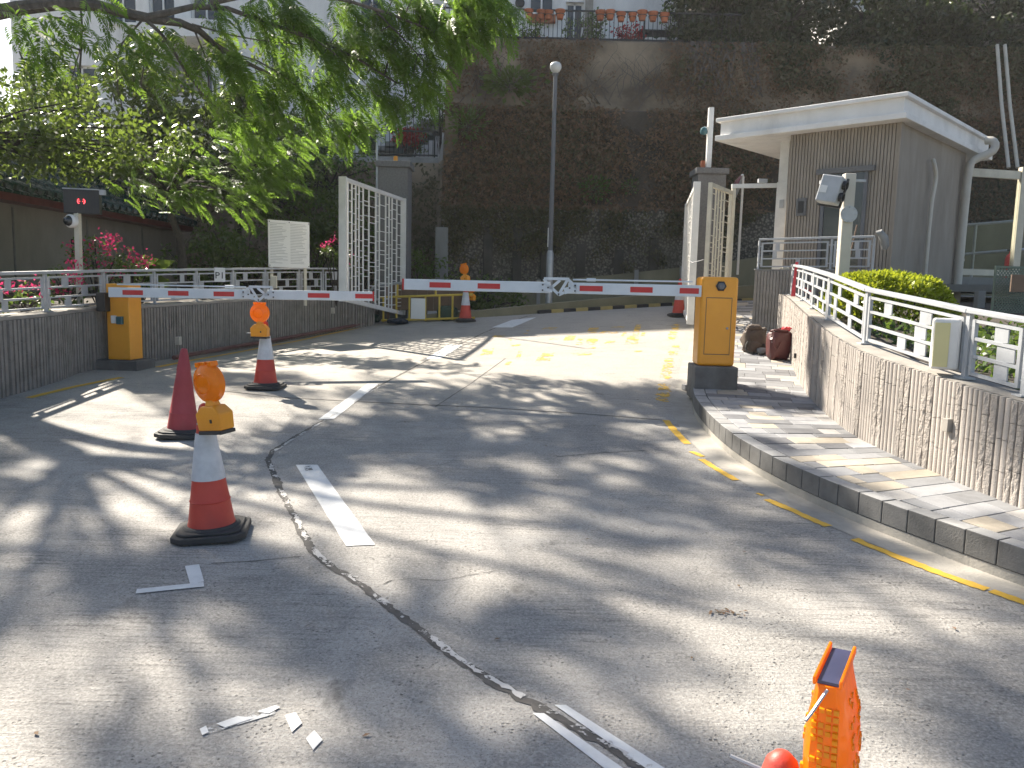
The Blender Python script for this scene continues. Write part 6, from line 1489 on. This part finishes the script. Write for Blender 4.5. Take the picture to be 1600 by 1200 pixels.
# broad-leaved plant with shiny blades
q = at(218, 418, 12.8); ag = thing('broadleaf_plant', 'dark broad leaved plant with shiny blades behind the left railing', 'plant', (q.x, q.y, 1.2))
P = []; D = []
for k in range(46): a = rr.uniform(0, 6.28); P.append((q.x+rr.gauss(0, .12), q.y+rr.gauss(0, .12), 1.55+rr.uniform(-.15, .28))); D.append((math.cos(a), math.sin(a), rr.uniform(-.3, .5)))
leaves('blades', P, D, rng.uniform(.28, .45, 46), MT['leaf_dark'], ag)
m = MB(); 
for p in P[::3]: m.tube([(q.x, q.y, 1.15), p], .008, 5)
m.build('stems', MT['bark_dark'], ag, True)
# ---- rounded lime hedge in the planter
q = at(1388, 470, 9.3); hz = wtop(q.y)-.12
hd = thing('round_shrub', 'clipped flat-domed lime green shrub in the planting bed', 'shrub', (q.x, q.y, hz))
n = 9000; u = rng.normal(0, 1, (n, 3)); u /= np.linalg.norm(u, axis=1, keepdims=True); u[:, 2] = np.abs(u[:, 2])*1.0-.12
k = rng.uniform(.80, 1.03, n)**.5; sx = np.sign(u)*np.abs(u)**.8; bump_ = 1+.06*np.sin(u[:, 0]*9+1)*np.cos(u[:, 1]*8)
P = np.stack([q.x+sx[:, 0]*.70*k*bump_, q.y+sx[:, 1]*.62*k*bump_, 1.40+sx[:, 2]*.50*k*bump_+.05*u[:, 0]*-1], axis=1); P[:, 2] = np.maximum(P[:, 2], hz)
rn = np.clip(.75*(P[:, 2]-1.45)/.4+rng.normal(0, .25, n), 0, 1); rn = rng.random(n)
leaves('foliage', P, u+rng.normal(0, .6, (n, 3))+np.array([0, 0, .5]), rng.uniform(.045, .07, n), MT['leaf_lime'], hd, rnd=rn)
m = MB()
for k in range(14): a = k*.45; m.tube(smooth_path([(q.x+.1*math.cos(a), q.y+.1*math.sin(a), hz-.02), (q.x+.25*math.cos(a), q.y+.25*math.sin(a), 1.3), (q.x+.45*math.cos(a), q.y+.4*math.sin(a), 1.55)], 1), .012, 5)
m.build('stems', MT['bark_dark'], hd, True)
# low planting behind the near railing
n = 5200; P = np.stack([rng.uniform(3.6, 6.2, n), rng.uniform(3.5, 8.6, n), np.zeros(n)], 1)
P[:, 2] = [wtop(y)-.10+max(0, .22*(noise.noise(Vector((x*2, y*2, 0)))+.45)*rng.random()) for x, y in P[:, :2]]
leaves('ground_cover', P, rdir(n, -.3), rng.uniform(.05, .09, n), MT['leaf_mid'], None, kind='stuff')['label'] = 'low green ground cover in the planting bed'
# ---- creeper over the slope
def on_cliff(x, s, i0, i1):
    pts = cliff_pts(x)[i0:i1+1]; ls = [math.hypot(b[0]-a[0], b[1]-a[1]) for a, b in zip(pts, pts[1:])]; d = s*sum(ls)
    for (a, b), l in zip(zip(pts, pts[1:]), ls):
        if d <= l: t = d/l; return lerp(a[0], b[0], t), lerp(a[1], b[1], t)
        d -= l
    return pts[-1]
def creeper(name, label, x0, x1, i0, i1, n, dens, size, mtl, off=.10):
    P = []
    rd = random.Random(n)
    while len(P) < n:
        x = rd.uniform(x0, x1); s = rd.random(); y, z = on_cliff(x, s, i0, i1)
        v = noise.noise(Vector((x*.45, z*.45, 5)))+.6*noise.noise(Vector((x*1.6, z*1.6, 9)))+dens(x, z)
        if v < rd.uniform(-.25, .35): continue
        P.append((x, y-rd.uniform(.0, off)-.05, z+rd.uniform(-.05, .05)))
    P = np.array(P); D = np.stack([rng.normal(0, 1, n), rng.normal(-.5, .4, n), rng.normal(-.8, .6, n)], 1)
    o = leaves(name, P, D, rng.uniform(size*.6, size*1.3, n), mtl, None, kind='stuff'); o['label'] = label; return o
creeper('creeper', 'dry brown creeper covering the slope', -2.1, 16, 1, 5, 40000, lambda x, z: .42, .11, MT['leaf_brown'], .22)
creeper('creeper', 'green creeper patches on the slope', -2.1, 16, 1, 5, 9000, lambda x, z: .05+.35*ss(3, 8, x)-.2*abs(z-5), .12, MT['leaf_creeper'], .25)
creeper('creeper', 'creeper trailing over the lower aggregate wall', -2.1, 12, 0, 1, 9000, lambda x, z: -.75+.42*(z-1.6), .11, MT['leaf_creeper'], .12)
creeper('creeper', 'thin dry creeper on the upper rubble wall', -2.1, 16, 5, 8, 15000, lambda x, z: -.15+.5*ss(3.5, 6, x), .10, MT['leaf_brown'], .12)
creeper('creeper', 'green creeper hanging over the right part of the upper rubble wall', 3, 18, 4, 8, 9000, lambda x, z: -.9+.8*ss(5, 9, x)+.25*(z-7.4), .13, MT['leaf_creeper'], .3)
creeper('creeper', 'dark creeper on the lower terrace wall', -13, -2.2, 0, 3, 12000, lambda x, z: .45, .14, MT['leaf_creeper'], .25)
m = MB(); rd = random.Random(77)
for k in range(150):
    x = rd.uniform(-2, 6.5); s = rd.uniform(0, .35); i0, i1 = (5, 8) if k % 2 else (3, 5); a = rd.uniform(-.5, .5); pts = []
    for j in range(11):
        y, z = on_cliff(x, min(.99, s), i0, i1); pts.append((x, y-.10, z)); s += rd.uniform(.02, .09); a += rd.gauss(0, .35); x += .16*math.sin(a)
    m.tube(pts, [.016-.0012*j for j in range(11)], 4, False)
m.build('creeper_stems', MT['stem'], None, kind='stuff')['label'] = 'bare creeper stems on the old walls'
def tuft(label, c, r, n, mtl, size=.2, name='fern_tuft', cat='plant'):
    t = thing(name, label, cat, c); P = np.tile(np.array(c), (n, 1))+rng.normal(0, 1, (n, 3))*np.array(r)*.45; D = P-np.array(c)+np.array([0, -.2, .05]); leaves('leaves', P, D, rng.uniform(size*.6, size*1.2, n), mtl, t)
    m = MB(); 
    for k in range(8): m.tube([Vector(c)+Vector((0, .1, 0)), Vector(tuple(P[k]))], .01, 4)
    m.build('stems', MT['stem'], t); return t
tuft('dark green fern tuft growing out of the old rubble wall', at(797, 130, 23.9), (.7, .3, .4), 420, MT['leaf_dark'], .2)
tuft('pale yellow green tuft low on the slope near lamp post', at(930, 295, 22.9), (.42, .2, .36), 260, MT['leaf_mid'], .12)
tuft('small pale green tuft low on the slope right of the yellow one', at(985, 290, 22.9), (.22, .15, .2), 90, MT['leaf_mid'], .11)
tuft('bushy green tuft on the edge of the rubble wall by the end column', at(730, 195, 23.4), (.6, .3, .5), 300, MT['leaf_dark'], .16)
# ---- trees and plants above the slope
TT = [((5.8, 25.6, 10.0), (1.3, .8, 1.6), 'dark leafy tree at the right end of the upper railing'), ((8.2, 25.4, 9.8), (1.7, .8, 1.3), 'dark tree above the left part of the guardhouse roof'), ((10.6, 25.6, 9.9), (1.4, .8, 1.3), 'dark tree overhanging the slope beside the pale house window'), ((14.6, 25.6, 9.7), (1.9, .8, 1.2), 'dark tree above the slope right of the pale house'), ((17.6, 25.8, 10.0), (1.7, .8, 1.8), 'dark tree high above the bamboo poles'), ((12.4, 25.9, 9.8), (1.3, .7, .8), 'low dark tree right below the pale house window'), ((7.0, 26.2, 11.2), (1.4, .8, 1.2), 'tall dark tree behind the end of the upper railing')]
for c, r, lb in TT:
    btree(lb, (c[0], c[1]+.3, 8.9), [(c[0], c[1]+.2, 9.5), c], [(c, r, 80, 32), ((c[0]-.4, c[1]-.2, c[2]-.7), (r[0]*.7, .6, .6), 36, 28), ((c[0]+rr.uniform(-.8, .9), c[1]-.5, c[2]-1.7), (r[0]*.6, .45, .8), 40, 26), ((c[0]+.3, c[1]+1.2, c[2]+1.2), (r[0]*1.2, .8, 1.2), 60, 30)], MT['leaf_shade'], .18, group='dark trees along the top of the slope', r0=.12)
# hanging roots under the first tree
m = MB(); rd = random.Random(5)
for k in range(26):
    x = rd.uniform(5.0, 7.0); pts = []
    for j in range(8):
        y, z = on_cliff(x, .99-.11*j, 5, 8); pts.append((x, y-.1, z)); x += rd.gauss(0, .08)
    m.tube(pts, [.045-.004*j for j in range(8)], 5, False)
m.build('hanging_roots', MT['bark'], None, kind='stuff')['label'] = 'pale hanging roots below the tree at the terrace end'
for px, py, r, mt, lb in ((795, 45, (.55, .3, .45), 'leaf_dark', 'dark potted shrub behind the upper railing near feathery tree'), (830, 48, (.4, .3, .35), 'leaf_dark', 'dark potted shrub below the house window'), (905, 48, (.55, .3, .4), 'leaf_dark', 'dark potted shrub before the house door'), (930, 42, (.35, .3, .5), 'leaf_mid', 'light potted shrub right of the house door'), (985, 50, (.5, .3, .2), 'petal_red', 'red flowering plant beside the garden table'), (1050, 30, (.4, .3, .5), 'leaf_dark', 'dark shrub at the end of the garden table'), (760, 40, (.4, .3, .4), 'leaf_dark', 'dark shrub behind the upper railing at its feathery end')):
    c = at(px, py, 25.8); shrub(lb, c, r, 18, 22, MT[mt], .10, group='terrace plants', base=8.97)
for px, py, r, mt, lb in ((645, 195, (.9, .4, .8), 'leaf_dark', 'dark shrub against the stair rail on the lower terrace'), (640, 215, (.45, .3, .18), 'petal_red', 'red flowering plant on the lower terrace'), (690, 165, (.6, .4, .9), 'leaf_dark', 'tall dark shrub by the end column of the rubble wall'), (520, 225, (.5, .3, .35), 'leaf_dark', 'dark potted shrub behind the lower railing'), (470, 222, (.5, .3, .4), 'leaf_dark', 'dark shrub behind the lower railing near yellow green tree')):
    c = at(px, py, 25.6); shrub(lb, c, r, 22, 24, MT[mt], .12, group='lower terrace plants', base=5.4)
# a few fallen leaves on the road
fl_ = []
for k in range(70): fl_.append((rr.uniform(-4.5, 2.3), rr.uniform(2.4, 9), 0))
g0 = gnd(1132, 957)
for k in range(26): fl_.append((g0.x+rr.gauss(0, .05), g0.y+rr.gauss(0, .015), 0))
P = np.array([(x, y, gz(x, y, .008)) for x, y, _ in fl_]); D = np.stack([rng.normal(0, 1, len(P)), rng.normal(0, 1, len(P)), rng.normal(0, .06, len(P))], 1)
leaves('fallen_leaves', P, D, rng.uniform(.012, .035, len(P)), MT['leaf_brown'], None, kind='stuff', roll=.1)['label'] = 'scattered small dry leaves on the concrete'

# ---- thin volume added to imitate the veil of lens glare
hm, ht, hb, hout = _nt('lens_veil'); ht.nodes.remove(hb); pv = ht.nodes.new('ShaderNodeVolumePrincipled')
pv.inputs['Color'].default_value = (1, .97, .92, 1); pv.inputs['Density'].default_value = LENS_VEIL; pv.inputs['Anisotropy'].default_value = .3
ht.links.new(pv.outputs[0], hout.inputs['Volume'])
m = MB(); m.box(-62, 62, -42, 122, -3, 26); hz_ = m.build('lens_veil', hm); hz_['kind'] = 'stuff'; hz_['label'] = 'thin pale volume added to imitate lens glare'
